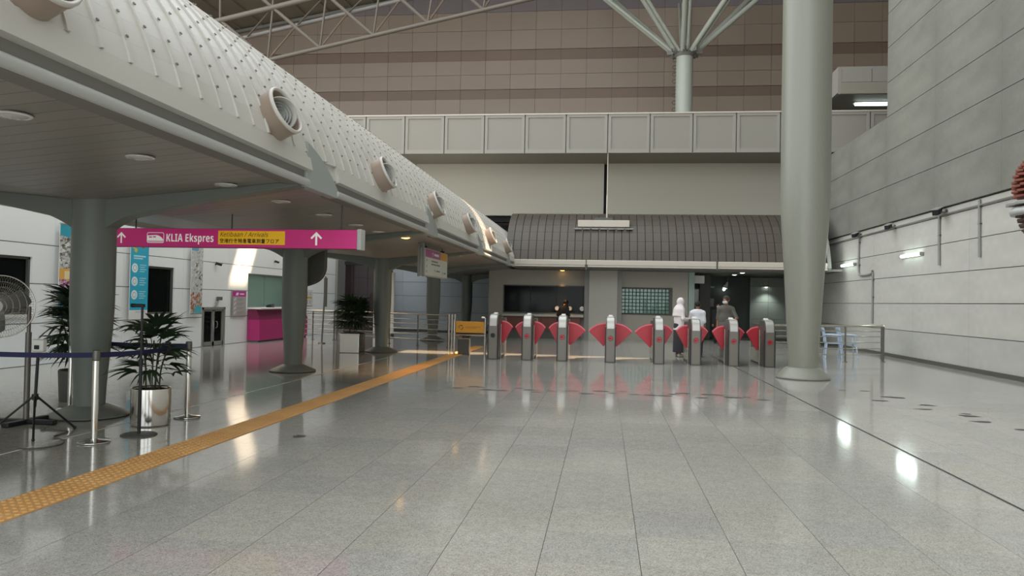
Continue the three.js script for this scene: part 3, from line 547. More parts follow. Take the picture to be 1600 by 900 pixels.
downlight('glowing orange downlight near the second bracket plate', -4.05, soff(-4.05), -14.91, M.warmGlow);
downlight('glowing orange downlight in the soffit beyond the directory sign', -4.05, soff(-4.05), -20.6, M.warmGlow);
downlight('glowing orange downlight above the dark booth window', -1.69, 2.7, -29.8, M.warmGlow);
downlight('white lit downlight under the brown roof above the last gates', 5.18, 2.7, -29.5, M.coolGlow);
downlight('small lit downlight deep in the dark passage soffit', 5.3, 2.72, -32.0, M.coolGlow);
{
  const t = thing('passage_lamp', 'white lamp washing the pale panels deep in the passage', 'wall lamp', [7.1, 2.3, -34.52]);
  mesh('bracket', box(0.06, 0.06, 0.1, 0, 0.04, -0.04), M.grey, t); mesh('shade', lathe([[0.04, 0.1], [0.16, 0], [0.15, -0.01], [0.03, 0.09]], 24), M.white, t); mesh('bulb', new THREE.SphereGeometry(0.06, 16, 10), M.coolGlow, t, [0, 0.01, 0]);
  const s = new THREE.SpotLight(0xf0fff8, 1.5, 6, 0.9, 0.7, 2); s.position.set(7.1, 2.2, -34.2); s.target.position.set(7.1, 0.5, -34.6); s.castShadow = true; s.shadow.radius = 3; scene.add(s, s.target);
}
{
  const t = thing('tilted_lamp', 'slanted white lamp glowing above the person in patterned shirt', 'lamp', [5.3, 2.2, -34.4]);
  mesh('shade', lathe([[0.03, 0.3], [0.11, 0], [0.1, 0], [0.02, 0.29]], 20).rotateZ(-0.35), M.white, t); mesh('bulb', new THREE.CapsuleGeometry(0.06, 0.16, 6, 12).rotateZ(-0.35), M.coolGlow, t, [-0.02, 0.02, 0]); mesh('stem', rod([0.08, 0.24, 0], [0.14, 0.5, 0], 0.012), M.grey, t);
}
// lamp box hung before the upper deck
{
  const t = thing('hanging_light_bar', 'white hanging light box with slatted louvre in front of the upper deck', 'light fixture', [-0.1, 0, -28.7]);
  mesh('suspension_pole', [rod([0.12, 4.62, -0.4], [0.12, 5.6, -0.4], 0.035), rod([0.12, 5.6, -0.4], [0.12, 7.4, -1.36], 0.014)], M.fascia, t);
  mesh('box', [rbox(1.95, 0.26, 0.3, 0.02, 0, 4.46, -0.2)], M.fascia, t);
  mesh('junction_box', rbox(0.7, 0.12, 0.25, 0.02, 0, 4.64, -0.3), M.greyDark, t);
  for (let k = 0; k < 7; k++) mesh('louvre_slat', box(0.26, 0.02, 0.34, -0.96 + k * 0.32, 4.24, -0.1).rotateX(0), M.white, t);
  mesh('louvre_rail', [box(2.25, 0.025, 0.02, 0, 4.265, 0.08), box(2.25, 0.025, 0.02, 0, 4.265, -0.28)], M.grey, t);
}
// projecting room with a tube lamp above the parapet
{
  const t = thing('projecting_room', 'pale projecting upper room with lit tube under it, beside the concrete wall', 'upper room', [0, 0, 0]);
  mesh('front_panel', box2(9.75, 10.95, 10.95, 11.5, -33.1, -33), M.plaster, t); mesh('front_panel', box2(10.97, 13.5, 10.95, 11.5, -33.1, -33), M.plaster, t);
  mesh('lower_band', box2(9.7, 13.5, 10.45, 10.93, -33.1, -32.97), M.soffitBeige, t);
  mesh('side_panel', box2(9.6, 9.74, 10.45, 11.5, -38, -33), M.plaster, t); mesh('soffit', box2(9.6, 13.5, 10.42, 10.5, -38, -33.02), M.greyDark, t); mesh('roof', box2(9.6, 13.5, 11.5, 11.6, -38, -33), M.plaster, t);
  const lamp = thing('tube_lamp', 'glowing tube lamp under the projecting upper room', 'tube lamp', [11.6, 10.4, -34.3]);
  mesh('tray', box(1.9, 0.04, 0.3, 0, 0, 0), M.white, lamp); for (const s of [-1, 1]) mesh('tube', new THREE.CapsuleGeometry(0.05, 1.7, 4, 10).rotateZ(Math.PI / 2), M.tubeGlow, lamp, [0, -0.06, s * 0.08]);
  areaLight(0xf4fff8, 10, 1.7, 0.28, [11.6, 10.27, -34.3], [11.6, 5, -34.3]);
}
// conduits, wall cameras on the white wall
[['vertical conduit on the white wall beside the farther tube lamp, bending sideways at its foot', [[XR - 0.036, 4.0, -26.7], [XR - 0.036, 2.62, -26.68], [XR - 0.036, 2.56, -26.6], [XR - 0.036, 2.56, -25.5], [XR - 0.036, 2.6, -25.42], [XR - 0.036, 2.66, -25.4]]],
  ['vertical conduit on the white wall running down to the handrail level', [[XR - 0.036, 2.6, -25.36], [XR - 0.036, 1.6, -25.36], [XR - 0.036, 0.96, -25.36]]],
  ['vertical conduit on the white wall just past the nearer tube lamp', [[XR - 0.036, 4.0, -20.55], [XR - 0.036, 3.2, -20.55], [XR - 0.036, 2.58, -20.53]]],
  ['vertical conduit on the white wall closest to the brown ornament', [[XR - 0.036, 4.0, -18.46], [XR - 0.036, 3.3, -18.45], [XR - 0.036, 2.67, -18.43]]]].forEach(([l, pts]) => {
  const t = thing('conduit', l, 'conduit', [0, 0, 0], 0, 'conduits on the white wall');
  mesh('pipe', tube(pts, 0.032, 40, 8), M.grey, t); for (const k of [0.25, 0.8]) { const a = V(...pts[0]).lerp(V(...pts[1]), k); mesh('clip', box(0.05, 0.03, 0.11, a.x + 0.01, a.y, a.z), M.greyDark, t); }
});
{
  const t = thing('conduit', 'long horizontal conduit along the top of the white cladding', 'conduit', [0, 0, 0], 0, 'conduits on the white wall');
  mesh('pipe', rod([XR - 0.036, 3.87, -30.5], [XR - 0.036, 3.87, -7], 0.022), M.grey, t);
}
function cctv(label, pos, turn, k = 1) {
  const t = thing('security_camera', label, 'security camera', pos, turn, 'wall cameras'); t.scale.setScalar(k);
  mesh('arm', [rod([0, 0, 0], [0, -0.02, 0.16], 0.022), cyl(0.06, 0.06, 0.03, 16).rotateX(Math.PI / 2)], M.greyDark, t); mesh('housing', rbox(0.12, 0.12, 0.34, 0.02, 0, 0.0, 0.0).rotateX(0.25).rotateY(0.9).translate(0, 0, 0.2), M.black, t); mesh('hood', rbox(0.15, 0.02, 0.4, 0.008, 0, 0.075, 0).rotateX(0.25).rotateY(0.9).translate(0, 0, 0.2), M.grey, t);
}
cctv('dark wall camera beside the top of the far bent conduit', [XR, 3.9, -26.6], -Math.PI / 2);
cctv('dark wall camera above the gap between the two tube lamps', [XR, 3.88, -23.6], -Math.PI / 2);
cctv('dark wall camera beside the conduit past the nearer tube lamp', [XR, 3.92, -20.2], -Math.PI / 2, 1.15);
cctv('small camera on the white wall above the glazed double door', [XL, 2.33, -20.35], Math.PI / 2, 0.5);
cctv('small camera on the white wall above the ticket opening', [XL, 2.6, -24.2], Math.PI / 2, 0.45);
{
  const t = thing('door_closer_camera', 'small grey device on an angled arm over the glazed double door', 'camera', [XL + 0.02, 1.1, -20.4]);
  mesh('arm', rod([0.02, 0.02, 0.1], [0.06, 0.2, -0.02], 0.02), M.grey, t); mesh('head', rbox(0.14, 0.1, 0.18, 0.02, 0.08, 0.25, -0.05).rotateY(0.3), M.greyDark, t);
}

// ------------------------------------------------------------------ printed matter
const flat = (w, h) => new THREE.PlaneGeometry(w, h);
const arrowUp = (c, x, y, s, lw) => { c.lineWidth = lw; c.lineCap = 'butt'; c.lineJoin = 'miter'; c.beginPath(); c.moveTo(x, y + s); c.lineTo(x, y - s * 0.72); c.stroke(); c.beginPath(); c.moveTo(x - s * 0.78, y - s * 0.02); c.lineTo(x, y - s * 0.82); c.lineTo(x + s * 0.78, y - s * 0.02); c.stroke(); };
// strokes of the second line of the sign, each character on a 10 x 10 grid
const CH = [
  '5,0 5,1|1,3 1,1.6 9,1.6 9,3|3.6,2 2,4.4|6.4,2 6.4,3.6 8.6,4|2,5.4 8,5.4|5,5.4 5,9|1,9 9,9', '1,1 2,2|0.5,4 1.6,5|0.5,9 2.4,6|3.5,2 9.5,2|5,0.5 5,4|8,0.5 8,4|3,4 10,4|4,5.5 8,5.5 8,7.2 4.4,7.2 4.4,9.2 9.4,9.2 9.4,8', '3,0.5 0.8,3|3.2,3 0.4,6|2,5 2,10|4.6,1.4 9.4,1.4|4,4 10,4|7.4,4 7.4,9.6 6,9',
  '2,2 8,1.4|1.6,4.2 8.6,3.4|4,0 7,6|7,6 4.6,5.6|3,6.6 4,9 7.6,9.2', '2.4,0 2.4,10|0.4,3 4.2,3|1,1 0.6,3|0.3,6.4 4.2,5.4|4.8,1.8 9.4,1.8|7,0 7,4|4.6,4 9.8,4|4.6,6 9.8,6|8.2,4.6 8.2,9.6 7,9.4|5.6,7.2 6.4,8.4', '4,0 2,2.4|3.6,1 7,1 6,2.6|2.4,2.8 8,2.8 8,5.8 2,5.8|2.4,4.3 8,4.3|1,7.4 0.6,9|3.4,7 3.6,9.2 7,9.2 7,8.2|5,6.8 5.8,8|8.2,7 9.2,8.8', '1.6,0.8 8.4,0.8|0.8,3.4 0.8,2 9.2,2 9.2,3.4|5,0.8 5,9.4 9,9.4 9,8.4|2.4,3 4,3|6,3 7.8,3|2,5 8,5 8,8 2,8 2,5|2,6.5 8,6.5',
  '1,1.4 9,1.4|5,0 5,10|2,3 8,3 8,6.6 2,6.6 2,3|2,4.8 8,4.8|0.5,8.2 9.5,8.2', '0.6,1 6,1|2.6,1 1.4,3.6 5.4,3.4|4.4,2.4 5.6,4|0.8,6 5.6,6|3.2,4.4 3.2,8.6|0.4,9.2 6,8.4|7,1.6 7,7|9.2,0.4 9.2,9.4 8,9', '3.4,0 4.2,1.2|6.8,0 6,1.2|1,1.6 9,1.6|2,3 8,3|0.6,4.4 9.4,4.4|5,1.6 5,4.4|4.6,4.4 0.8,9|3,5.8 8,5.8 8,9.8 3,9.8 3,5.8|3,7.1 8,7.1|3,8.4 8,8.4',
  '1.6,1.6 8.4,1.6 7,6 3.4,9.4', '2,2 8,2 8,8.4 2,8.4 2,2', '1.4,1.8 8.8,1.8 7.4,4 6,5|5,3.6 4.6,7 2.6,9.4'];
function glyphs(c, x, y, s, gap) { for (const g of CH) { for (const st of g.split('|')) { c.beginPath(); st.split(' ').forEach((p, i) => { const [a, b] = p.split(',').map(Number); const q = [x + a * s / 10, y + b * s / 10]; i ? c.lineTo(...q) : c.moveTo(...q); }); c.stroke(); } x += s + gap; } }
{
  const W = 3.72, H = 0.265, t = thing('hanging_sign', 'long magenta hanging sign reading KLIA Ekspres with white arrows and yellow panel', 'sign', [-5.225, 2.245, -10]);
  const tex = canvas(2048, 146, (c, w, h) => {
    c.fillStyle = '#bb2a70'; c.fillRect(0, 0, w, h);
    c.strokeStyle = '#f0ece6'; arrowUp(c, 132, 76, 44, 13); arrowUp(c, 1726, 70, 52, 16);
    c.fillStyle = '#f4f0ea'; c.lineWidth = 5; const x0 = 350, y0 = 34, tw = 138, th = 80;
    c.beginPath(); c.roundRect(x0, y0, tw, th, 12); c.stroke();
    c.beginPath(); c.moveTo(x0 + 2, y0 + 22); c.lineTo(x0 + 78, y0 + 18); c.quadraticCurveTo(x0 + 120, y0 + 28, x0 + 136, y0 + 58); c.lineTo(x0 + 132, y0 + 66); c.lineTo(x0 + 2, y0 + 66); c.fill();
    c.fillStyle = '#bb2a70'; c.fillRect(x0 + 14, y0 + 31, 26, 9); c.fillRect(x0 + 48, y0 + 29, 24, 9); c.fillStyle = '#f4f0ea'; c.fillRect(x0 + 6, y0 + 71, 126, 4);
    c.font = 'bold 86px sans-serif'; c.textBaseline = 'alphabetic'; c.save(); c.translate(504, 104); c.scale(398 / c.measureText('KLIA Ekspres').width, 1); c.fillText('KLIA Ekspres', 0, 0); c.restore();
    c.fillStyle = '#e3b01a'; c.fillRect(937, 14, 540, 108); c.fillStyle = '#33270e'; c.font = 'italic 50px sans-serif'; c.save(); c.translate(948, 60); c.scale(392 / c.measureText('Ketibaan / Arrivals').width, 1); c.fillText('Ketibaan / Arrivals', 0, 0); c.restore();
    c.strokeStyle = '#33270e'; c.lineWidth = 4.6; c.lineCap = 'round'; glyphs(c, 950, 76, 34, 3.2);
  });
  mesh('box', rbox(W, H, 0.16, 0.012), M.magentaDark, t);
  mesh('printed_face', flat(W - 0.01, H - 0.008), std(0xffffff, 0.4, 0, { map: tex, emissiveMap: tex, emissive: 0xffffff, emissiveIntensity: 0.12 }), t, [0, 0, 0.082]);
  for (const s of [-1, 1]) mesh('end_cap', rbox(0.06, H + 0.02, 0.19, 0.012, s * (W / 2 + 0.02), 0, 0), M.trimGrey, t);
  for (const x of [-1.45, 0.0, 1.6]) mesh('hanger', rod([x, H / 2, 0], [x, soff(-5.225 + x) - 2.245, 0], 0.01), M.greyDark, t);
}
{
  const t = thing('directory_sign', 'boxy directory sign with magenta and yellow header hung under the canopy', 'sign', [-4.03, 2.28, -17.4], 0);
  const tex = canvas(512, 150, (c, w, h) => {
    c.fillStyle = '#d9d8cb'; c.fillRect(0, 0, w, h); c.fillStyle = '#b0568c'; c.fillRect(0, 0, w * 0.66, 46); c.fillStyle = '#dba22c'; c.fillRect(w * 0.66, 0, w * 0.34, 46);
    c.strokeStyle = '#efe6ea'; arrowUp(c, 160, 23, 14, 5); c.fillStyle = '#efe6ea'; c.fillRect(190, 16, 110, 14); c.strokeStyle = '#4b4a44'; for (const [x, y] of [[30, 66], [30, 100], [30, 130], [210, 120], [400, 126]]) arrowUp(c, x, y, 10, 4); c.fillStyle = '#77756c'; for (const [x, y, q] of [[130, 60, 150], [130, 78, 200], [240, 114, 90], [430, 120, 50]]) c.fillRect(x, y, q, 9);
  });
  mesh('box', rbox(0.15, 0.62, 2.4, 0.012), M.trimGrey, t);
  mesh('printed_face', flat(2.3, 0.58).rotateY(Math.PI / 2), std(0xffffff, 0.4, 0, { map: tex }), t, [0.077, 0, 0]);
  mesh('end_frame', [rbox(0.05, 0.74, 0.05, 0.01, -0.05, 0.04, 1.24), rbox(0.05, 0.74, 0.05, 0.01, 0.05, 0.04, 1.24)], M.grey, t);
  for (const z of [-0.9, 0.9]) { const o = mesh('hanger', rod([0, 0.3, z], [0, 0.42, z], 0.015), M.greyDark, t); mesh('clamp', rbox(0.1, 0.05, 0.1, 0.01), M.black, o, [0, 0.34, z]); }
}
simple('hanging_board', 'dark grey rounded board hanging beside the second visible canopy column', 'board', (t) => {
  const s = new THREE.Shape(); s.moveTo(-0.5, 0.75); s.lineTo(0.26, 0.75); s.lineTo(0.26, 0.12); s.quadraticCurveTo(0.24, -0.12, 0, -0.2); s.quadraticCurveTo(-0.2, -0.28, -0.5, -0.28); s.lineTo(-0.5, 0.75);
  mesh('board', extrude(s, 0.08, 0.01), M.greyDark, t); mesh('rim', extrude(s, 0.02, 0.02).translate(0, 0, -0.03), std(0x4a4945, 0.6), t);
}, [-5.83, 1.92, -14.5]);
// banners on the white wall
function banner(label, z0, z1, y0, y1, tex) {
  const t = thing('banner', label, 'banner', [XL + 0.1, (y0 + y1) / 2, (z0 + z1) / 2]), w = z1 - z0, h = y1 - y0;
  mesh('cloth', box(0.012, h, w), M.white, t); mesh('printed_face', flat(w, h).rotateY(Math.PI / 2), std(0xffffff, 0.55, 0, { map: tex }), t, [0.008, 0, 0]);
  mesh('batten', [rod([0.0, h / 2, -w / 2], [0.0, h / 2, w / 2], 0.018), rod([0, -h / 2, -w / 2], [0, -h / 2, w / 2], 0.018)], M.chrome, t); mesh('wall_bracket', [box2(-0.097, 0, h / 2 - 0.02, h / 2 + 0.01, -0.02, 0.02), box2(-0.097, 0, -h / 2 - 0.01, -h / 2 + 0.02, -0.02, 0.02)], M.grey, t);
}
let cs = 99; const cr = (a, b) => { cs = (cs * 1664525 + 1013904223) % 4294967296; return a + (b - a) * cs / 4294967296; };
function mottles(c, x, y, w, h, n, cols, s0, s1) { c.save(); c.beginPath(); c.rect(x, y, w, h); c.clip(); for (let i = 0; i < n; i++) { c.fillStyle = cols[Math.floor(cr(0, cols.length))]; c.beginPath(); c.ellipse(x + cr(0, w), y + cr(0, h), cr(s0, s1), cr(s0 / 2, s1 / 2), cr(-1, 0.2), 0, 7); c.fill(); } c.restore(); }
banner('tall colourful photo banner with teal corner, behind the nearest canopy column', -14.62, -14.0, 0.92, 2.84, canvas(160, 496, (c, w, h) => {
  c.fillStyle = '#c9c8c4'; c.fillRect(0, 0, w, h); mottles(c, 0, 40, w, 200, 150, ['#e4e2de', '#8d8c88', '#4b4f48', '#bdb9b2', '#6d6e69'], 4, 18); c.fillStyle = '#2aa0b8'; c.beginPath(); c.moveTo(0, 0); c.lineTo(110, 0); c.lineTo(70, 70); c.lineTo(0, 60); c.fill();
  c.fillStyle = '#e8b45a'; c.fillRect(0, 235, w, 66); c.fillStyle = '#f6e3b4'; c.fillRect(40, 248, 45, 42); mottles(c, 0, 292, w, 50, 60, ['#9c3f7c', '#7a2c62', '#c77aa6', '#d8c3cf'], 5, 14); c.fillStyle = '#e2e2e0'; c.fillRect(0, 345, w, 26); c.fillStyle = '#20263c'; c.fillRect(0, 368, w, 90); c.fillStyle = '#7fa8cf'; c.beginPath(); c.ellipse(8, 414, 34, 28, 0, 0, 7); c.ellipse(152, 414, 34, 28, 0, 0, 7); c.fill(); c.fillStyle = '#4e88c0'; c.fillRect(0, 452, w, 44); c.fillStyle = '#5a6a3e'; c.fillRect(40, 440, 80, 22);
}));
banner('bright turquoise information banner with white circles, beside the dark window', -17.0, -16.3, 0.82, 2.66, canvas(180, 500, (c, w, h) => {
  c.fillStyle = '#2fb0d0'; c.fillRect(0, 0, w, 440); c.fillStyle = '#e8e8e4'; c.fillRect(0, 436, w, 64); c.fillStyle = '#ccd0d0'; c.fillRect(60, 444, 100, 10);
  for (const [x, y, k] of [[30, 30, '#f0cf3c'], [60, 16, '#e8d95a'], [50, 52, '#e9c02c'], [120, 22, '#d84a4a']]) { c.fillStyle = k; c.beginPath(); c.arc(x, y, 14, 0, 7); c.fill(); }
  c.fillStyle = '#bfe6f0'; c.fillRect(30, 84, 120, 10); c.fillRect(30, 100, 90, 8); for (const y of [166, 252, 338]) { c.fillStyle = '#eef4f4'; c.beginPath(); c.arc(44, y, 30, 0, 7); c.fill(); c.strokeStyle = '#88b8c8'; c.lineWidth = 4; c.beginPath(); c.arc(44, y, 16, 0, 7); c.stroke(); c.fillStyle = '#a9dfec'; for (let k = 0; k < 4; k++) c.fillRect(92, y - 24 + k * 14, 66 - (k % 2) * 16, 6); } c.fillStyle = '#e9f6f8'; c.fillRect(26, 406, 90, 12);
}));
banner('narrow grey photo banner with orange foot, between the window and the double door', -19.48, -18.9, 0.93, 2.78, canvas(160, 496, (c, w, h) => {
  c.fillStyle = '#c6c6c4'; c.fillRect(0, 0, w, h); mottles(c, 0, 30, w, 300, 90, ['#dcdcda', '#9a9a98', '#5c5c5c', '#b0b0ae', '#e6e6e4', '#d4d4d2'], 5, 18); c.fillStyle = '#6aa4c4'; c.fillRect(0, 0, w * 0.6, 40); mottles(c, 0, 340, w, 150, 120, ['#c96a44', '#b4513a', '#8a8a80', '#d9a98c', '#6f7a74'], 6, 18); c.fillStyle = '#4fb2c4'; c.fillRect(60, 440, 90, 50);
}));
{
  const t = thing('poster_board', 'grey framed poster with magenta header next to the ticket opening', 'poster', [XL + 0.03, 1.2, -21.72]);
  const tex = canvas(240, 210, (c, w, h) => { c.fillStyle = '#b2aca8'; c.fillRect(0, 0, w, h); c.fillStyle = '#cf2d9c'; c.fillRect(0, 0, w, 44); c.fillStyle = '#f6e4ef'; c.beginPath(); c.moveTo(48, 34); c.lineTo(66, 10); c.lineTo(110, 10); c.lineTo(96, 34); c.fill(); c.fillRect(128, 16, 80, 12); for (let k = 0; k < 4; k++) { c.fillStyle = '#d9d5d1'; c.beginPath(); c.ellipse(40, 68 + k * 38, 22, 10, -0.5, 0, 7); c.fill(); c.fillStyle = '#8f8a86'; c.fillRect(84, 62 + k * 38, 120, 5); c.fillRect(84, 74 + k * 38, 90, 5); } });
  mesh('board', rbox(0.04, 0.8, 0.88, 0.01), M.grey, t); mesh('printed_face', flat(0.82, 0.74).rotateY(Math.PI / 2), std(0xffffff, 0.35, 0, { map: tex }), t, [0.022, 0, 0]);
}
simple('wall_notice', 'small white notice with a yellow band on the wall behind the railing', 'notice', (t) => { mesh('board', rbox(0.03, 0.6, 0.7, 0.008), M.white, t); mesh('printed_face', flat(0.66, 0.56).rotateY(Math.PI / 2), std(0xffffff, 0.5, 0, { map: canvas(160, 136, (c, w, h) => { c.fillStyle = '#dcd9d2'; c.fillRect(0, 0, w, h); c.fillStyle = '#d9a63c'; c.fillRect(10, 60, 130, 16); c.fillStyle = '#8a8680'; for (const y of [20, 36, 96, 112]) { c.fillRect(30, y, 20, 8); c.fillRect(90, y, 24, 8); } }) }), t, [0.017, 0, 0]); }, [XL + 0.02, 1.42, -27.2]);
simple('tall_pole', 'thin grey pole standing by the white wall and rail fence', 'pole', (t) => { mesh('pole', rod([0, 0, 0], [0.08, 2.1, 0], 0.025), M.steelDark, t); mesh('flap', rbox(0.1, 0.9, 0.05, 0.01, 0.1, 1.6, 0.04), M.greyDark, t); mesh('foot', cyl(0.1, 0.12, 0.03, 20).translate(0, 0.015, 0), M.steelDark, t); }, [-8.75, 0, -22.6]);
simple('slanted_display', 'white display board with slanted top and blue marks behind the palm planter', 'display board', (t) => {
  mesh('board', extrude([[-0.35, 0.1], [-0.35, 1.35], [0.25, 2.45], [0.45, 2.45], [0.45, 0.1]], 0.05, 0.005), M.white, t);
  mesh('printed_mark', flat(0.5, 0.4), std(0xffffff, 0.5, 0, { map: canvas(160, 128, (c, w, h) => { c.fillStyle = '#dcdad6'; c.fillRect(0, 0, w, h); c.strokeStyle = '#2f6fb0'; c.lineWidth = 14; c.beginPath(); c.moveTo(24, 24); c.lineTo(44, 60); c.lineTo(36, 108); c.moveTo(64, 20); c.lineTo(46, 58); c.stroke(); c.beginPath(); c.arc(112, 70, 30, 0.8, 5.4); c.stroke(); }) }), t, [-0.05, 1.2, 0.062]); mesh('feet', [box(0.1, 0.1, 0.4, -0.25, 0.05, 0), box(0.1, 0.1, 0.4, 0.35, 0.05, 0)], M.grey, t);
}, [-8.5, 0, -28.2]);

// ------------------------------------------------------------------ ticket counter
{
  const t = thing('ticket_counter', 'magenta ticket counter with white ledge under the glazed opening', 'counter', [XL, 0, -24.25]);
  mesh('front_panel', box2(0.02, 0.42, 0.05, 0.7, -1.9, 1.9), M.magenta, t);
  mesh('upper_panel', extrude([[0.02, 0.7], [0.42, 0.7], [0.3, 1.02], [0.02, 1.02]], 3.8).translate(0, 0, -1.9), M.magentaDark, t);
  mesh('ledge', rbox(0.46, 0.05, 3.9, 0.015, 0.255, 1.05, 0), M.white, t); mesh('plinth', box2(0.02, 0.38, 0, 0.05, -1.9, 1.9), M.greyDark, t);
  const w = structure('window_5'); mesh('window_frame', [box2(XL - 0.14, XL - 0.04, 2.11, 2.15, -26.2, -22.35), box2(XL - 0.14, XL - 0.04, 1.08, 2.15, -22.39, -22.35), box2(XL - 0.14, XL - 0.04, 1.08, 1.11, -26.2, -22.35)], M.grey, w);
  for (let k = 0; k < 3; k++) mesh('pane', box2(XL - 0.09, XL - 0.08, 1.11, 2.11, -26.18 + k * 1.27, -24.93 + k * 1.27), M.greenGlass, w);
  mesh('inner_wall', box2(XL - 1.3, XL - 1.25, 0.9, 2.6, -27, -22), std(0x8f9a7c, 0.7), w);
}
simple('monitor', 'dark upright monitor standing on the ticket counter ledge', 'monitor', (t) => { mesh('screen', rbox(0.06, 0.42, 0.3, 0.012, 0, 0.3, 0), M.black, t); mesh('stand', rbox(0.1, 0.12, 0.08, 0.01, 0, 0.06, 0), M.black, t); mesh('base', rbox(0.16, 0.02, 0.24, 0.006, 0, 0.01, 0), M.black, t); }, [XL + 0.2, 1.075, -24.75]);
simple('card_terminal', 'small dark card terminal and pens on the ticket counter ledge', 'terminal', (t) => { mesh('body', rbox(0.12, 0.06, 0.22, 0.012, 0, 0.06, 0).rotateZ(0.4), M.black, t); mesh('pen_cup', cyl(0.04, 0.035, 0.12, 16).translate(0.02, 0.06, -0.22), M.greyDark, t); mesh('foot', box(0.12, 0.03, 0.2, 0, 0.015, 0), M.black, t); }, [XL + 0.2, 1.075, -23.5]);

// ------------------------------------------------------------------ plants
function frond(n, len, spread, droop, wdt) { // a fan of n narrow leaflets from the origin, stem direction +y tilting to +z
  const gs = [];
  for (let i = 0; i < n; i++) {
    const a = (i / (n - 1) - 0.5) * spread, L = len * (0.8 + 0.2 * Math.cos(a)) * rr(0.85, 1.1), S = 5, pos = [], idx = [];
    const dx = Math.sin(a), dz = Math.cos(a);
    for (let k = 0; k <= S; k++) { const t = k / S, r = L * t, y = 0.28 * r - droop * L * t * t, w = wdt * Math.sin(Math.PI * Math.min(0.97, 0.12 + t * 0.86)) * (t > 0.85 ? 0.75 : 1); pos.push(dx * r - dz * w, y + w * 0.25, dz * r + dx * w, dx * r, y, dz * r, dx * r + dz * w, y + w * 0.25, dz * r - dx * w); }
    for (let k = 0; k < S; k++) for (let j = 0; j < 2; j++) { const b = k * 3 + j; idx.push(b, b + 3, b + 1, b + 1, b + 3, b + 4); }
    let g = new THREE.BufferGeometry(); g.setAttribute('position', new THREE.Float32BufferAttribute(pos, 3)); g.setIndex(idx); g = g.toNonIndexed(); g.computeVertexNormals(); g.setAttribute('uv', new THREE.Float32BufferAttribute(new Float32Array(g.attributes.position.count * 2), 2)); gs.push(g);
  }
  return merge(gs);
}
const FR = [frond(8, 0.3, 2.6, 0.35, 0.024), frond(7, 0.34, 2.1, 0.5, 0.025), frond(9, 0.27, 3.0, 0.25, 0.021), frond(6, 0.3, 1.7, 0.75, 0.024)];
function palm(t, y0, height, radius, canes, n, scale, cx = 0, cz = 0) {
  for (let c = 0; c < canes; c++) { const a = c * 2.4, r = 0.05 * scale * (1 + c * 0.12), top = height * rr(0.65, 1); mesh('cane', tube([[cx + Math.cos(a) * r, y0, cz + Math.sin(a) * r], [cx + Math.cos(a) * r * 1.3, y0 + top * 0.5, cz + Math.sin(a) * r * 1.3], [cx + Math.cos(a) * r * 2.4, y0 + top, cz + Math.sin(a) * r * 2.4]], 0.009 * scale, 12, 6), M.cane, t); }
  for (let i = 0; i < n; i++) {
    const a = i * 2.399 + rr(-0.3, 0.3), u = (i + 0.5) / n, y = y0 + height * (0.22 + 0.76 * u), stem = radius * rr(0.25, 0.6) * (1.1 - u * 0.5), up = 0.1 + u * 0.22;
    const bx = cx + Math.cos(a) * 0.06, bz = cz + Math.sin(a) * 0.06, ex = bx + Math.cos(a) * stem, ez = bz + Math.sin(a) * stem, ey = y + stem * up * 1.5;
    const f = mesh('frond', FR[i % 4], M.leaf[i % 3], t, [ex, ey, ez]); f.rotation.order = 'YXZ'; f.rotation.set(-0.75 * u + rr(-0.2, 0.35), Math.PI / 2 - a, rr(-0.2, 0.2)); f.scale.setScalar(scale * rr(0.85, 1.1));
    mesh('petiole', tube([[bx, y, bz], [(bx + ex) / 2, (y + ey) / 2 + 0.02, (bz + ez) / 2], [ex, ey, ez]], 0.005 * scale, 8, 5), M.leaf[1], t);
  }
}
{
  const t = thing('potted_palm', 'small dark-leaved palm in a round chrome pot between the rope posts', 'potted plant', [-4.97, 0, -7.8]);
  mesh('pot', lathe([[0, 0], [0.19, 0], [0.205, 0.015], [0.205, 0.4], [0.198, 0.415], [0.185, 0.4], [0.185, 0.36], [0, 0.36]], 48), M.chrome, t); mesh('soil', cyl(0.184, 0.184, 0.02, 32).translate(0, 0.37, 0), M.soil, t);
  palm(t, 0.37, 0.72, 0.26, 6, 30, 0.95);
  const b = thing('potted_palm', 'taller leafy palm half hidden behind the round fan', 'potted plant', [-7.0, 0, -9.3]);
  mesh('pot', lathe([[0, 0], [0.2, 0], [0.22, 0.4], [0.21, 0.42], [0.19, 0.4], [0.18, 0.36], [0, 0.36]], 40), M.greyDark, b); mesh('soil', cyl(0.183, 0.183, 0.02, 32).translate(0, 0.37, 0), M.soil, b);
  palm(b, 0.37, 1.02, 0.3, 8, 58, 1.15);
  const d = thing('potted_palm', 'dense dark palm in a square steel planter beside a canopy column', 'potted plant', [-6.62, 0, -19.3]);
  mesh('planter', [rbox(0.52, 0.48, 0.52, 0.015, 0, 0.24, 0)], M.chrome, d); mesh('planter_rim', [box(0.56, 0.03, 0.56, 0, 0.49, 0)], M.chrome, d); mesh('soil', box(0.48, 0.02, 0.48, 0, 0.512, 0), M.soil, d);
  palm(d, 0.5, 0.8, 0.42, 7, 64, 1.3);
}
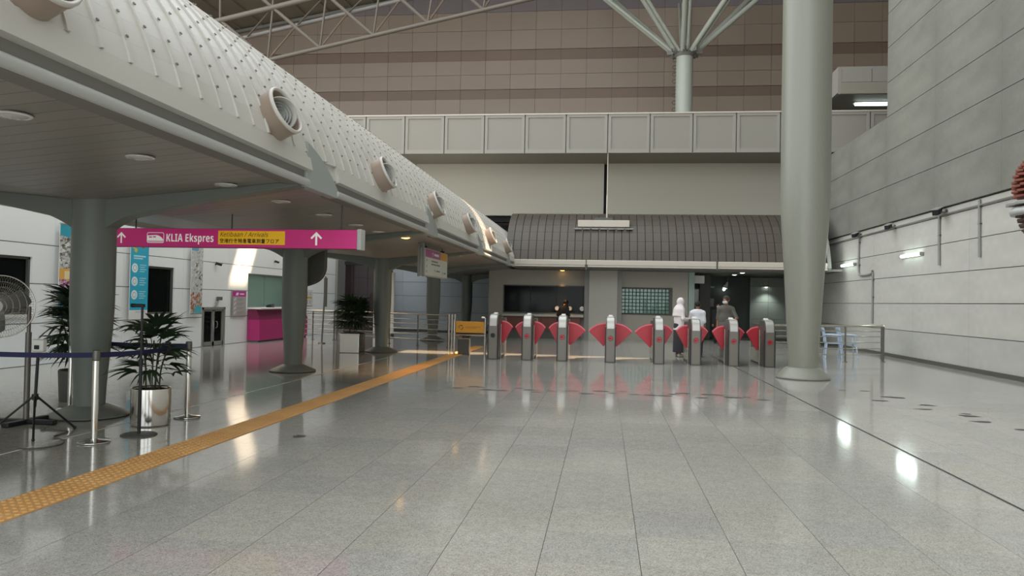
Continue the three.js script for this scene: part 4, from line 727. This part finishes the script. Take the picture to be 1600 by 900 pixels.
// ------------------------------------------------------------------ rope barrier
function stanchion(label, x, z, belt) {
  const t = thing('barrier_post', label, 'barrier post', [x, 0, z], 0, 'belt barrier posts');
  mesh('base', lathe([[0, 0], [0.145, 0], [0.15, 0.008], [0.145, 0.02], [0.06, 0.03], [0.03, 0.04], [0, 0.04]], 40), M.chrome, t); mesh('post', rod([0, 0.03, 0], [0, 0.8, 0], 0.03, 20), M.chrome, t);
  mesh('head', lathe([[0, 0.79], [0.034, 0.79], [0.036, 0.8], [0.036, 0.885], [0.03, 0.895], [0, 0.895]], 24), M.steelDark, t);
  for (const [bx, bz, sag] of belt || []) {
    const dx = bx - x, dz = bz - z, L = Math.hypot(dx, dz), n = 12, pos = [], idx = [], nx = -dz / L * 0.002, nz = dx / L * 0.002;
    for (let i = 0; i <= n; i++) { const u = i / n, y = 0.845 - sag * 4 * u * (1 - u); for (const [s, h] of [[1, -0.025], [1, 0.025], [-1, 0.025], [-1, -0.025]]) pos.push(dx * u + nx * s, y + h, dz * u + nz * s); }
    for (let i = 0; i < n; i++) for (let k = 0; k < 4; k++) { const a = i * 4 + k, b = i * 4 + (k + 1) % 4; idx.push(a, b, a + 4, b, b + 4, a + 4); }
    let g = new THREE.BufferGeometry(); g.setAttribute('position', new THREE.Float32BufferAttribute(pos, 3)); g.setIndex(idx); g = g.toNonIndexed(); g.computeVertexNormals(); mesh('belt', g, M.navy, t);
  }
}
stanchion('chrome belt barrier post in front of the palm, nearest to the camera', -4.88, -6.75, [[-4.86, -8.3, 0.02], [-6.75, -6.7, 0.02]]);
stanchion('chrome belt barrier post on the right of the palm pot', -4.86, -8.35, [[-6.5, -8.5, 0.015]]);
stanchion('chrome belt barrier post behind, beside the canopy column', -6.52, -8.56, []);
// slim sensor stand in front of the palm
{
  const t = thing('sensor_stand', 'slim black pole stand with a small sensor, in front of the palm pot', 'stand', [-4.71, 0, -7.2]);
  mesh('base', lathe([[0, 0], [0.17, 0], [0.175, 0.006], [0.16, 0.016], [0.03, 0.022], [0, 0.022]], 40), M.greyDark, t); mesh('pole', [rod([0, 0.02, 0], [0, 0.75, 0], 0.017, 12), rod([0, 0.75, 0], [0, 1.31, 0], 0.012, 12)], M.black, t); mesh('collar', cyl(0.024, 0.024, 0.05, 16).translate(0, 0.75, 0), M.black, t);
  mesh('sensor', [rbox(0.1, 0.035, 0.05, 0.008, -0.03, 1.325, 0), cyl(0.02, 0.02, 0.04, 16).rotateZ(Math.PI / 2).translate(-0.1, 1.325, 0)], M.black, t);
}
// round fan
{
  const t = thing('pedestal_fan', 'large round wire-guarded pedestal fan cropped by the edge beside the palm', 'fan', [-6.27, 0, -7.55]);
  mesh('base', [rbox(0.7, 0.05, 0.09, 0.015, 0, 0.025, 0), rbox(0.09, 0.05, 0.6, 0.015, 0, 0.025, 0)], M.black, t); mesh('pole', [rod([0, 0.04, 0], [0, 1.0, 0], 0.03, 16), rod([0, 0.95, 0], [0, 1.28, 0], 0.02, 12)], M.steelDark, t);
  mesh('arm', rod([0, 1.24, 0], [-0.23, 1.28, 0.02], 0.03, 10), M.steelDark, t);
  const head = new THREE.Group(); head.name = 'head'; head.position.set(-0.25, 1.28, 0.1); head.rotation.y = 0.35; t.add(head);
  mesh('motor', lathe([[0, -0.2], [0.07, -0.19], [0.09, -0.14], [0.09, -0.04], [0.05, 0.0], [0, 0]], 28).rotateX(Math.PI / 2), M.black, head);
  const R = 0.335, guard = []; const prof = (r) => 0.09 * (1 - (r / R) ** 2.4);
  for (const r of [0.09, 0.15, 0.21, 0.27]) for (const s of [1, -1]) guard.push(new THREE.TorusGeometry(r, 0.0014, 4, 48).translate(0, 0, 0.02 + s * prof(r)));
  guard.push(new THREE.TorusGeometry(R, 0.007, 8, 64).translate(0, 0, 0.02));
  for (let k = 0; k < 72; k++) { const a = k / 72 * Math.PI * 2; for (const s of [1, -1]) { const pts = []; for (let i = 0; i <= 4; i++) { const r = 0.05 + (R - 0.05) * i / 4; pts.push([Math.cos(a + 0.0) * r, Math.sin(a) * r, 0.02 + s * prof(r)]); } guard.push(tube(pts, 0.0011, 5, 4)); } }
  mesh('guard', guard, M.steel, head);
  mesh('hub_badge', cyl(0.06, 0.06, 0.012, 24).rotateX(Math.PI / 2).translate(0, 0, 0.115), M.trimGrey, head);
  for (let k = 0; k < 3; k++) { const s = new THREE.Shape(); s.moveTo(0.03, -0.03); s.quadraticCurveTo(0.2, -0.14, 0.29, -0.07); s.quadraticCurveTo(0.31, 0.05, 0.24, 0.1); s.quadraticCurveTo(0.1, 0.08, 0.03, 0.04); s.lineTo(0.03, -0.03); mesh('blade', extrude(s, 0.003).rotateX(0.35).rotateZ(k * 2.094 + 0.4).translate(0, 0, 0.02), M.greyDark, head); }
}
// thermal scanner on a tripod
{
  const t = thing('scanner_tripod', 'black tripod carrying a small white scanner box behind the blue belt', 'tripod', [-5.72, 0, -7.0]);
  mesh('column', rod([0, 0.28, 0], [0.02, 0.84, 0], 0.015, 12), M.black, t); mesh('clamp', cyl(0.03, 0.03, 0.06, 14).translate(0, 0.38, 0), M.black, t);
  for (const a of [2.75, 0.9, -1.2]) { const l = mesh('leg', rod([0, 0.4, 0], [Math.cos(a) * 0.42, 0.012, -Math.sin(a) * -0.42], 0.011, 8), M.black, t); mesh('foot', new THREE.SphereGeometry(0.016, 10, 8), M.black, l, [Math.cos(a) * 0.42, 0.014, Math.sin(a) * 0.42]); }
  mesh('scanner_box', rbox(0.13, 0.13, 0.07, 0.02, 0.03, 0.9, 0), M.white, t); mesh('screen', rbox(0.055, 0.042, 0.01, 0.004, 0.03, 0.885, 0.036), M.black, t); mesh('neck', rod([0.02, 0.82, 0], [0.03, 0.85, 0], 0.02), M.white, t);
  const c = thing('cable', 'thin loose grey cable lying on the floor behind the nearest barrier post', 'cable'); 
  mesh('cord', tube([[-5.8, 0.008, -7.25], [-5.5, 0.008, -7.2], [-5.42, 0.008, -6.9], [-5.2, 0.008, -6.75], [-5.08, 0.008, -6.55], [-5.15, 0.008, -6.35], [-5.3, 0.008, -6.3]], 0.007, 60, 6), M.greyDark, c); mesh('plug', rbox(0.05, 0.022, 0.03, 0.006, -5.82, 0.012, -7.25), M.greyDark, c);
}
simple('floor_outlet', 'small round metal outlet cover set in the floor beside the yellow path', 'floor outlet', (t) => { mesh('plate', lathe([[0, 0], [0.065, 0], [0.062, 0.005], [0, 0.006]], 28), M.steelDark, t); mesh('lid', cyl(0.03, 0.03, 0.003, 20).translate(0, 0.007, 0), M.greyDark, t); }, [-3.12, 0, -7.5]);
// brown finned hanging ornament at the right edge
{
  const t = thing('hanging_ornament', 'reddish brown spiky finned ornament with grey plate, cropped beside the white wall', 'ornament', [4.9, 0, -9]);
  const bm = std(0x7a3e2e, 0.6), dm = std(0x4a2f28, 0.6);
  const fin = (R) => { const s = new THREE.Shape(); for (let k = 0; k <= 28; k++) { const a = k / 28 * 6.2832, r = R * (k % 2 ? 1 : 0.86); k ? s.lineTo(Math.cos(a) * r, Math.sin(a) * r) : s.moveTo(r, 0); } return extrude(s, 0.02, 0.004).rotateX(-Math.PI / 2); };
  const rad = [0.2, 0.27, 0.31, 0.34, 0.36, 0.37, 0.375, 0.37, 0.36]; rad.forEach((r, k) => mesh('upper_fin', fin(r), bm, t, [0, 3.14 - k * 0.048, 0], [0.06, k * 0.3, -0.12]));
  mesh('plate', [fin(0.43)], M.grey, t, [0, 2.66, 0], [0.0, 0, 0.06]); mesh('plate_ring', lathe([[0, 0], [0.38, 0], [0.4, 0.05], [0.36, 0.09], [0, 0.09]], 32), M.trimGrey, t, [0, 2.54, 0], [0, 0, 0.06]);
  [0.34, 0.32, 0.3, 0.27, 0.23, 0.19, 0.14].forEach((r, k) => mesh('lower_fin', fin(r), dm, t, [0, 2.48 - k * 0.046, 0], [0.04, k * 0.4, -0.1]));
  mesh('suspension_rod', rod([0, 2.2, 0], [0, ROOF(4.9) + 0.1, 0], 0.02), M.greyDark, t);
}

// ------------------------------------------------------------------ people
function surfaceNets(f, lo, hi, h) {
  const n = [0, 1, 2].map((k) => Math.ceil((hi[k] - lo[k]) / h) + 1), N = n[0] * n[1] * n[2], F = new Float32Array(N), id = (i, j, k) => i + n[0] * (j + n[1] * k);
  for (let k = 0; k < n[2]; k++) for (let j = 0; j < n[1]; j++) for (let i = 0; i < n[0]; i++) F[id(i, j, k)] = f(lo[0] + i * h, lo[1] + j * h, lo[2] + k * h);
  const vid = new Int32Array(N).fill(-1), pos = [], idx = [];
  for (let k = 0; k < n[2] - 1; k++) for (let j = 0; j < n[1] - 1; j++) for (let i = 0; i < n[0] - 1; i++) {
    let x = 0, y = 0, z = 0, c = 0;
    for (let a = 0; a < 2; a++) for (let b = 0; b < 2; b++) { for (const [p, q, ax] of [[[i, j + a, k + b], [i + 1, j + a, k + b], 0], [[i + a, j, k + b], [i + a, j + 1, k + b], 1], [[i + a, j + b, k], [i + a, j + b, k + 1], 2]]) { const u = F[id(...p)], v = F[id(...q)]; if ((u < 0) !== (v < 0)) { const t = u / (u - v); x += p[0] + (ax === 0 ? t : 0); y += p[1] + (ax === 1 ? t : 0); z += p[2] + (ax === 2 ? t : 0); c++; } } }
    if (c) { vid[id(i, j, k)] = pos.length / 3; pos.push(lo[0] + x / c * h, lo[1] + y / c * h, lo[2] + z / c * h); }
  }
  const quad = (a, b, c, d, flip) => { if (Math.min(a, b, c, d) < 0) return; flip ? idx.push(a, c, b, a, d, c) : idx.push(a, b, c, a, c, d); };
  for (let k = 1; k < n[2] - 1; k++) for (let j = 1; j < n[1] - 1; j++) for (let i = 1; i < n[0] - 1; i++) {
    const s = F[id(i, j, k)] < 0;
    if (s !== F[id(i + 1, j, k)] < 0) quad(vid[id(i, j - 1, k - 1)], vid[id(i, j, k - 1)], vid[id(i, j, k)], vid[id(i, j - 1, k)], !s);
    if (s !== F[id(i, j + 1, k)] < 0) quad(vid[id(i - 1, j, k - 1)], vid[id(i - 1, j, k)], vid[id(i, j, k)], vid[id(i, j, k - 1)], !s);
    if (s !== F[id(i, j, k + 1)] < 0) quad(vid[id(i - 1, j - 1, k)], vid[id(i, j - 1, k)], vid[id(i, j, k)], vid[id(i - 1, j, k)], !s);
  }
  let g = new THREE.BufferGeometry(); g.setAttribute('position', new THREE.Float32BufferAttribute(pos, 3)); g.setIndex(idx); g.computeVertexNormals(); g = g.toNonIndexed();
  g.setAttribute('uv', new THREE.Float32BufferAttribute(new Float32Array(g.attributes.position.count * 2), 2)); return g;
}
const smin = (a, b, k) => { const h = Math.max(k - Math.abs(a - b), 0) / k; return Math.min(a, b) - h * h * k / 4; };
function cap(a, b, ra, rb, sx = 1, sz = 1) { // tapered capsule, optionally flattened
  const d = [b[0] - a[0], b[1] - a[1], b[2] - a[2]], L = d[0] * d[0] + d[1] * d[1] + d[2] * d[2] || 1e-9;
  return (x, y, z) => { const px = x - a[0], py = y - a[1], pz = z - a[2], t = Math.max(0, Math.min(1, (px * d[0] + py * d[1] + pz * d[2]) / L)); return Math.hypot((px - d[0] * t) / sx, py - d[1] * t, (pz - d[2] * t) / sz) - (ra + (rb - ra) * t); };
}
const ell = (c, r) => (x, y, z) => { const a = (x - c[0]) / r[0], b = (y - c[1]) / r[1], d = (z - c[2]) / r[2], q = Math.hypot(a, b, d); return (q - 1) * Math.min(r[0], r[1], r[2]); };
const union = (fs, k) => (x, y, z) => { let d = 9; for (const f of fs) d = smin(d, f(x, y, z), k); return d; };
const cut = (f, y0, y1) => (x, y, z) => Math.max(f(x, y, z), y0 - y, y - y1);
function hand(w, dir, curl, side) { // palm at wrist w pointing along dir (mostly down)
  const D = V(...dir).normalize(), S = V(1, 0, 0).addScaledVector(D, -D.x).normalize(), Nn = new THREE.Vector3().crossVectors(S, D), P = (a, b, c) => [w[0] + D.x * a + S.x * b + Nn.x * c, w[1] + D.y * a + S.y * b + Nn.y * c, w[2] + D.z * a + S.z * b + Nn.z * c];
  const fs = [cap(P(0, 0, 0), P(0.075, 0, 0), 0.022, 0.026)];
  for (let i = 0; i < 4; i++) { const b = -0.027 + i * 0.018, L = [0.062, 0.072, 0.068, 0.052][i]; fs.push(union([cap(P(0.075, b, 0), P(0.075 + L * 0.55, b * 1.1, curl * 0.2), 0.009, 0.008), cap(P(0.075 + L * 0.55, b * 1.1, curl * 0.2), P(0.075 + L, b * 1.1, curl), 0.008, 0.0068)], 0.004)); }
  fs.push(union([cap(P(0.02, -0.024 * side, 0), P(0.05, -0.048 * side, 0.008), 0.011, 0.009), cap(P(0.05, -0.048 * side, 0.008), P(0.078, -0.052 * side, 0.016), 0.009, 0.0075)], 0.004));
  return surfaceNets(union(fs, 0.008), [w[0] - 0.11, w[1] - 0.2, w[2] - 0.12], [w[0] + 0.11, w[1] + 0.12, w[2] + 0.14], 0.0055);
}
// arms: [shoulder, elbow, wrist] for each side; facing +z; h scales to body height
function person(label, pos, turn, o) {
  const k = o.height / 1.7, t = thing('person', label, 'person', pos, turn);
  const P = { hip: 0.88, chest: 1.24, sh: 1.40, neck: 1.46, head: 1.60 }, lean = o.lean || 0, lz = (y) => lean * Math.max(0, y - 0.88), pt = (x, y, z = 0) => [x, y, z + lz(y)];
  const fem = o.fem ? 0.9 : 1, sw = 0.165 * fem;
  const arm = o.arms.map((a, i) => { const s = i ? 1 : -1; return { s: pt(s * sw, 1.355), e: pt(s * a.e[0], a.e[1], a.e[2]), w: pt(s * a.w[0], a.w[1], a.w[2]), d: [s * (a.d ? a.d[0] : 0), a.d ? a.d[1] : -1, a.d ? a.d[2] : 0.1] }; });
  const legs = [-1, 1].map((s) => { const st = (o.step || 0) * s; return [[s * 0.095, 0.88, 0], [s * 0.1, 0.48, 0.03 + st * 0.5], [s * 0.1, 0.085, -0.02 + st]]; });
  const torso = (g) => union([cap(pt(0, 0.92), pt(0, 1.1), 0.1 + g, 0.095 + g, 1.4, 1), cap(pt(0, 1.08), pt(0, 1.32), 0.095 + g, 0.1 + g, 1.35 * fem, 1), cap(pt(-sw, 1.36), pt(0, 1.41), 0.045 + g, 0.05 + g), cap(pt(0, 1.41), pt(sw, 1.36), 0.05 + g, 0.045 + g)], 0.09);
  const armsF = (g, endE) => arm.map((a) => union(endE ? [cap(a.s, a.e, 0.046 + g, 0.04 + g)] : [cap(a.s, a.e, 0.05 + g, 0.04 + g), cap(a.e, a.w, 0.039 + g, 0.027 + g)], 0.03));
  const H = pt(0, P.head, 0.01), hy = o.headTurn || 0, hp = o.nod || 0;
  const headF = union([ell([H[0], H[1] + 0.02, H[2] - 0.01], [0.075, 0.1, 0.095]), ell([H[0], H[1] - 0.055, H[2] + 0.02], [0.055, 0.065, 0.065]), cap([H[0], H[1] - 0.005, H[2] + 0.09], [H[0], H[1] - 0.035, H[2] + 0.108], 0.009, 0.014), ell([H[0] - 0.076, H[1] - 0.01, H[2] - 0.005], [0.012, 0.03, 0.02]), ell([H[0] + 0.076, H[1] - 0.01, H[2] - 0.005], [0.012, 0.03, 0.02]), cap([H[0] - 0.022, H[1] - 0.078, H[2] + 0.076], [H[0] + 0.022, H[1] - 0.078, H[2] + 0.076], 0.009, 0.009)], 0.02);
  const eyes = (x, y, z) => Math.max(headF(x, y, z), -Math.min(ell([H[0] - 0.032, H[1] + 0.005, H[2] + 0.092], [0.016, 0.011, 0.014])(x, y, z), ell([H[0] + 0.032, H[1] + 0.005, H[2] + 0.092], [0.016, 0.011, 0.014])(x, y, z)));
  const neck = cap(pt(0, 1.38), [H[0], H[1] - 0.08, H[2] - 0.015], 0.055, 0.048);
  const body = union([torso(-0.012), neck, ...armsF(0), ...legs.map(([a, b, c]) => union([cap(a, b, 0.085, 0.056), cap(b, c, 0.055, 0.036), cap([c[0], 0.045, c[2]], [c[0] + c[0] * 0.1, 0.03, c[2] + 0.15], 0.034, 0.026)], 0.04))], 0.035);
  const headG = surfaceNets(union([eyes, neck], 0.02), [-0.12, 1.4, H[2] - 0.17], [0.12, 1.76, H[2] + 0.17], 0.009);
  const spin = (g) => { g.translate(-H[0], -H[1] + 0.1, -H[2]); g.rotateX(hp); g.rotateY(hy); g.translate(H[0], H[1] - 0.1, H[2]); return g; };
  const bound = [[-0.75, -0.01, -0.55], [0.75, 1.52, 0.85]];
  mesh('body', [surfaceNets(body, ...bound, 0.022), spin(headG), ...arm.map((a, i) => hand(a.w, a.d, o.curl ?? 0.03, i ? 1 : -1))], o.skin || M.skin, t);
  // clothes
  const top = o.long ? union([torso(0.022), ...armsF(0.016)], 0.04) : union([torso(0.022), ...armsF(0.018, true)], 0.04);
  const hem = union([top, cap(pt(0, o.hem), pt(0, 1.1), 0.118 + (o.flare || 0), 0.11, 1.4, 1.05)], 0.06);
  mesh(o.topName, surfaceNets(cut(hem, o.hem, 1.47), ...bound, 0.02), o.top, t);
  const low = o.skirt ? cap([0, 0.1, 0.02], [0, 0.92, 0], 0.2, 0.165, 1.2, 1.0) : union(legs.map(([a, b, c]) => union([cap(a, b, 0.1, 0.078), cap(b, c, 0.076, 0.066)], 0.04)).concat([cap([0, 0.86, 0], [0, 0.96, 0], 0.11, 0.11, 1.4, 1)]), 0.05);
  mesh(o.skirt ? 'skirt' : 'trousers', surfaceNets(cut(low, o.skirt ? 0.13 : 0.06, 0.99), ...bound, 0.02), o.low, t);
  mesh('shoes', legs.map(([, , c]) => surfaceNets(cut(cap([c[0], 0.045, c[2] - 0.03], [c[0] * 1.1, 0.035, c[2] + 0.17], 0.05, 0.04), 0.0, 0.09), [c[0] - 0.09, -0.01, c[2] - 0.12], [c[0] + 0.09, 0.12, c[2] + 0.26], 0.014)), o.shoes || M.black, t);
  const hc = [H[0], H[1], H[2]];
  if (o.hijab) {
    const face = ell([hc[0], hc[1] - 0.015, hc[2] + 0.11], [0.058, 0.085, 0.06]);
    const hj = union([ell([hc[0], hc[1] + 0.015, hc[2] - 0.012], [0.1, 0.125, 0.118]), cap([hc[0], hc[1] - 0.1, hc[2] - 0.01], pt(0, 1.36), 0.085, 0.15, 1.15, 0.85), cap(pt(0, 1.36), pt(0, 1.2, 0), 0.16, 0.16, 1.25, 0.85)], 0.05);
    mesh('headscarf', spin(surfaceNets((x, y, z) => Math.max(hj(x, y, z), -face(x, y, z), 1.16 - y), [-0.3, 1.12, -0.3], [0.3, 1.78, 0.36 + lz(1.5)], 0.016)), o.hijab, t);
  } else {
    const face = ell([hc[0], hc[1] - 0.05, hc[2] + 0.08], [0.074, 0.1, 0.085]), hr = ell([hc[0], hc[1] + 0.028, hc[2] - 0.016], [0.086, 0.108, 0.108]);
    mesh('hair', spin(surfaceNets((x, y, z) => Math.max(hr(x, y, z), -face(x, y, z), hc[1] - 0.06 - y), [-0.12, 1.48, hc[2] - 0.16], [0.12, 1.77, hc[2] + 0.14], 0.01)), o.hair || std(0x17130f, 0.7), t);
  }
  if (o.mask) mesh('face_mask', spin(surfaceNets((x, y, z) => Math.max(ell([hc[0], hc[1] - 0.055, hc[2] + 0.03], [0.068, 0.056, 0.084])(x, y, z), hc[2] + 0.02 - z), [-0.1, 1.46, hc[2] - 0.02], [0.1, 1.64, hc[2] + 0.15], 0.009)), o.mask, t);
  if (o.extra) o.extra(t, pt);
  t.scale.setScalar(k); return t;
}
const down = { e: [0.205, 1.09, -0.03], w: [0.22, 0.85, 0.05] };
const darkTrousers = std(0x2c2c30, 0.8), whiteCloth = std(0xdcd6d6, 0.7);
person('woman in white headscarf with pink edging, white top and long dark skirt, behind the gates', [2.06, 0, -21.22], 1.9, { height: 1.6, fem: 1, hem: 0.78, flare: 0.05, long: 1, topName: 'blouse', top: whiteCloth, skirt: 1, low: std(0x34343a, 0.8), hijab: std(0xe2d9d8, 0.75), headTurn: 0.25, nod: 0.2, shoes: std(0xb8b2aa, 0.6), arms: [{ e: [0.24, 1.12, 0.0], w: [0.12, 1.1, 0.24], d: [-0.4, 0.1, 1] }, down],
  extra: (t, pt) => { mesh('scarf_edge', tube([[-0.2, 1.2, 0.1], [-0.1, 1.17, 0.2], [0.05, 1.18, 0.22], [0.2, 1.24, 0.12]], 0.02, 24, 8), std(0xe08a94, 0.7), t); mesh('lanyard_card', rbox(0.07, 0.1, 0.012, 0.004, 0.04, 1.0, 0.18), std(0x5a5a60, 0.5), t); } });
person('person in a white shirt with short black hair seen from behind, next to the headscarf', [2.56, 0, -21.35], 2.95, { height: 1.53, hem: 0.86, topName: 'shirt', top: std(0xdfe0e6, 0.7), low: darkTrousers, nod: 0.15, arms: [down, { e: [0.25, 1.12, 0.05], w: [0.16, 1.02, 0.25], d: [-0.3, -0.1, 1] }] });
person('masked person in dark patterned shirt resting a hand on a gate top', [3.25, 0, -20.9], -0.15, { height: 1.68, hem: 0.84, topName: 'shirt', top: std(0x5c5952, 0.8), low: darkTrousers, headTurn: -0.6, mask: whiteCloth, hair: std(0x3a3128, 0.7), step: 0.05, arms: [down, { e: [0.28, 1.12, 0.12], w: [0.24, 1.07, 0.38], d: [0, -0.3, 1] }] });
person('distant figure in black with a white mask deep in the passage', [4.25, 0, -29.2], 0.1, { height: 1.52, hem: 0.8, long: 1, topName: 'jacket', top: std(0x1a191a, 0.8), low: std(0x161617, 0.8), mask: whiteCloth, hair: std(0x0f0e0d, 0.7), arms: [down, down] });
person('stooping dark figure leaning on the booth counter between two gates', [-1.66, 0, -29.15], 2.9, { height: 1.5, lean: 0.75, hem: 0.84, long: 1, topName: 'jacket', top: std(0x221f1e, 0.8), low: std(0x1d1c1c, 0.8), nod: 0.3, hair: std(0x14100e, 0.7), arms: [{ e: [0.26, 1.08, 0.12], w: [0.2, 0.99, 0.3], d: [0, -0.1, 1] }, { e: [0.26, 1.08, 0.12], w: [0.2, 0.99, 0.3], d: [0, -0.1, 1] }] });

renderer.render(scene, camera);
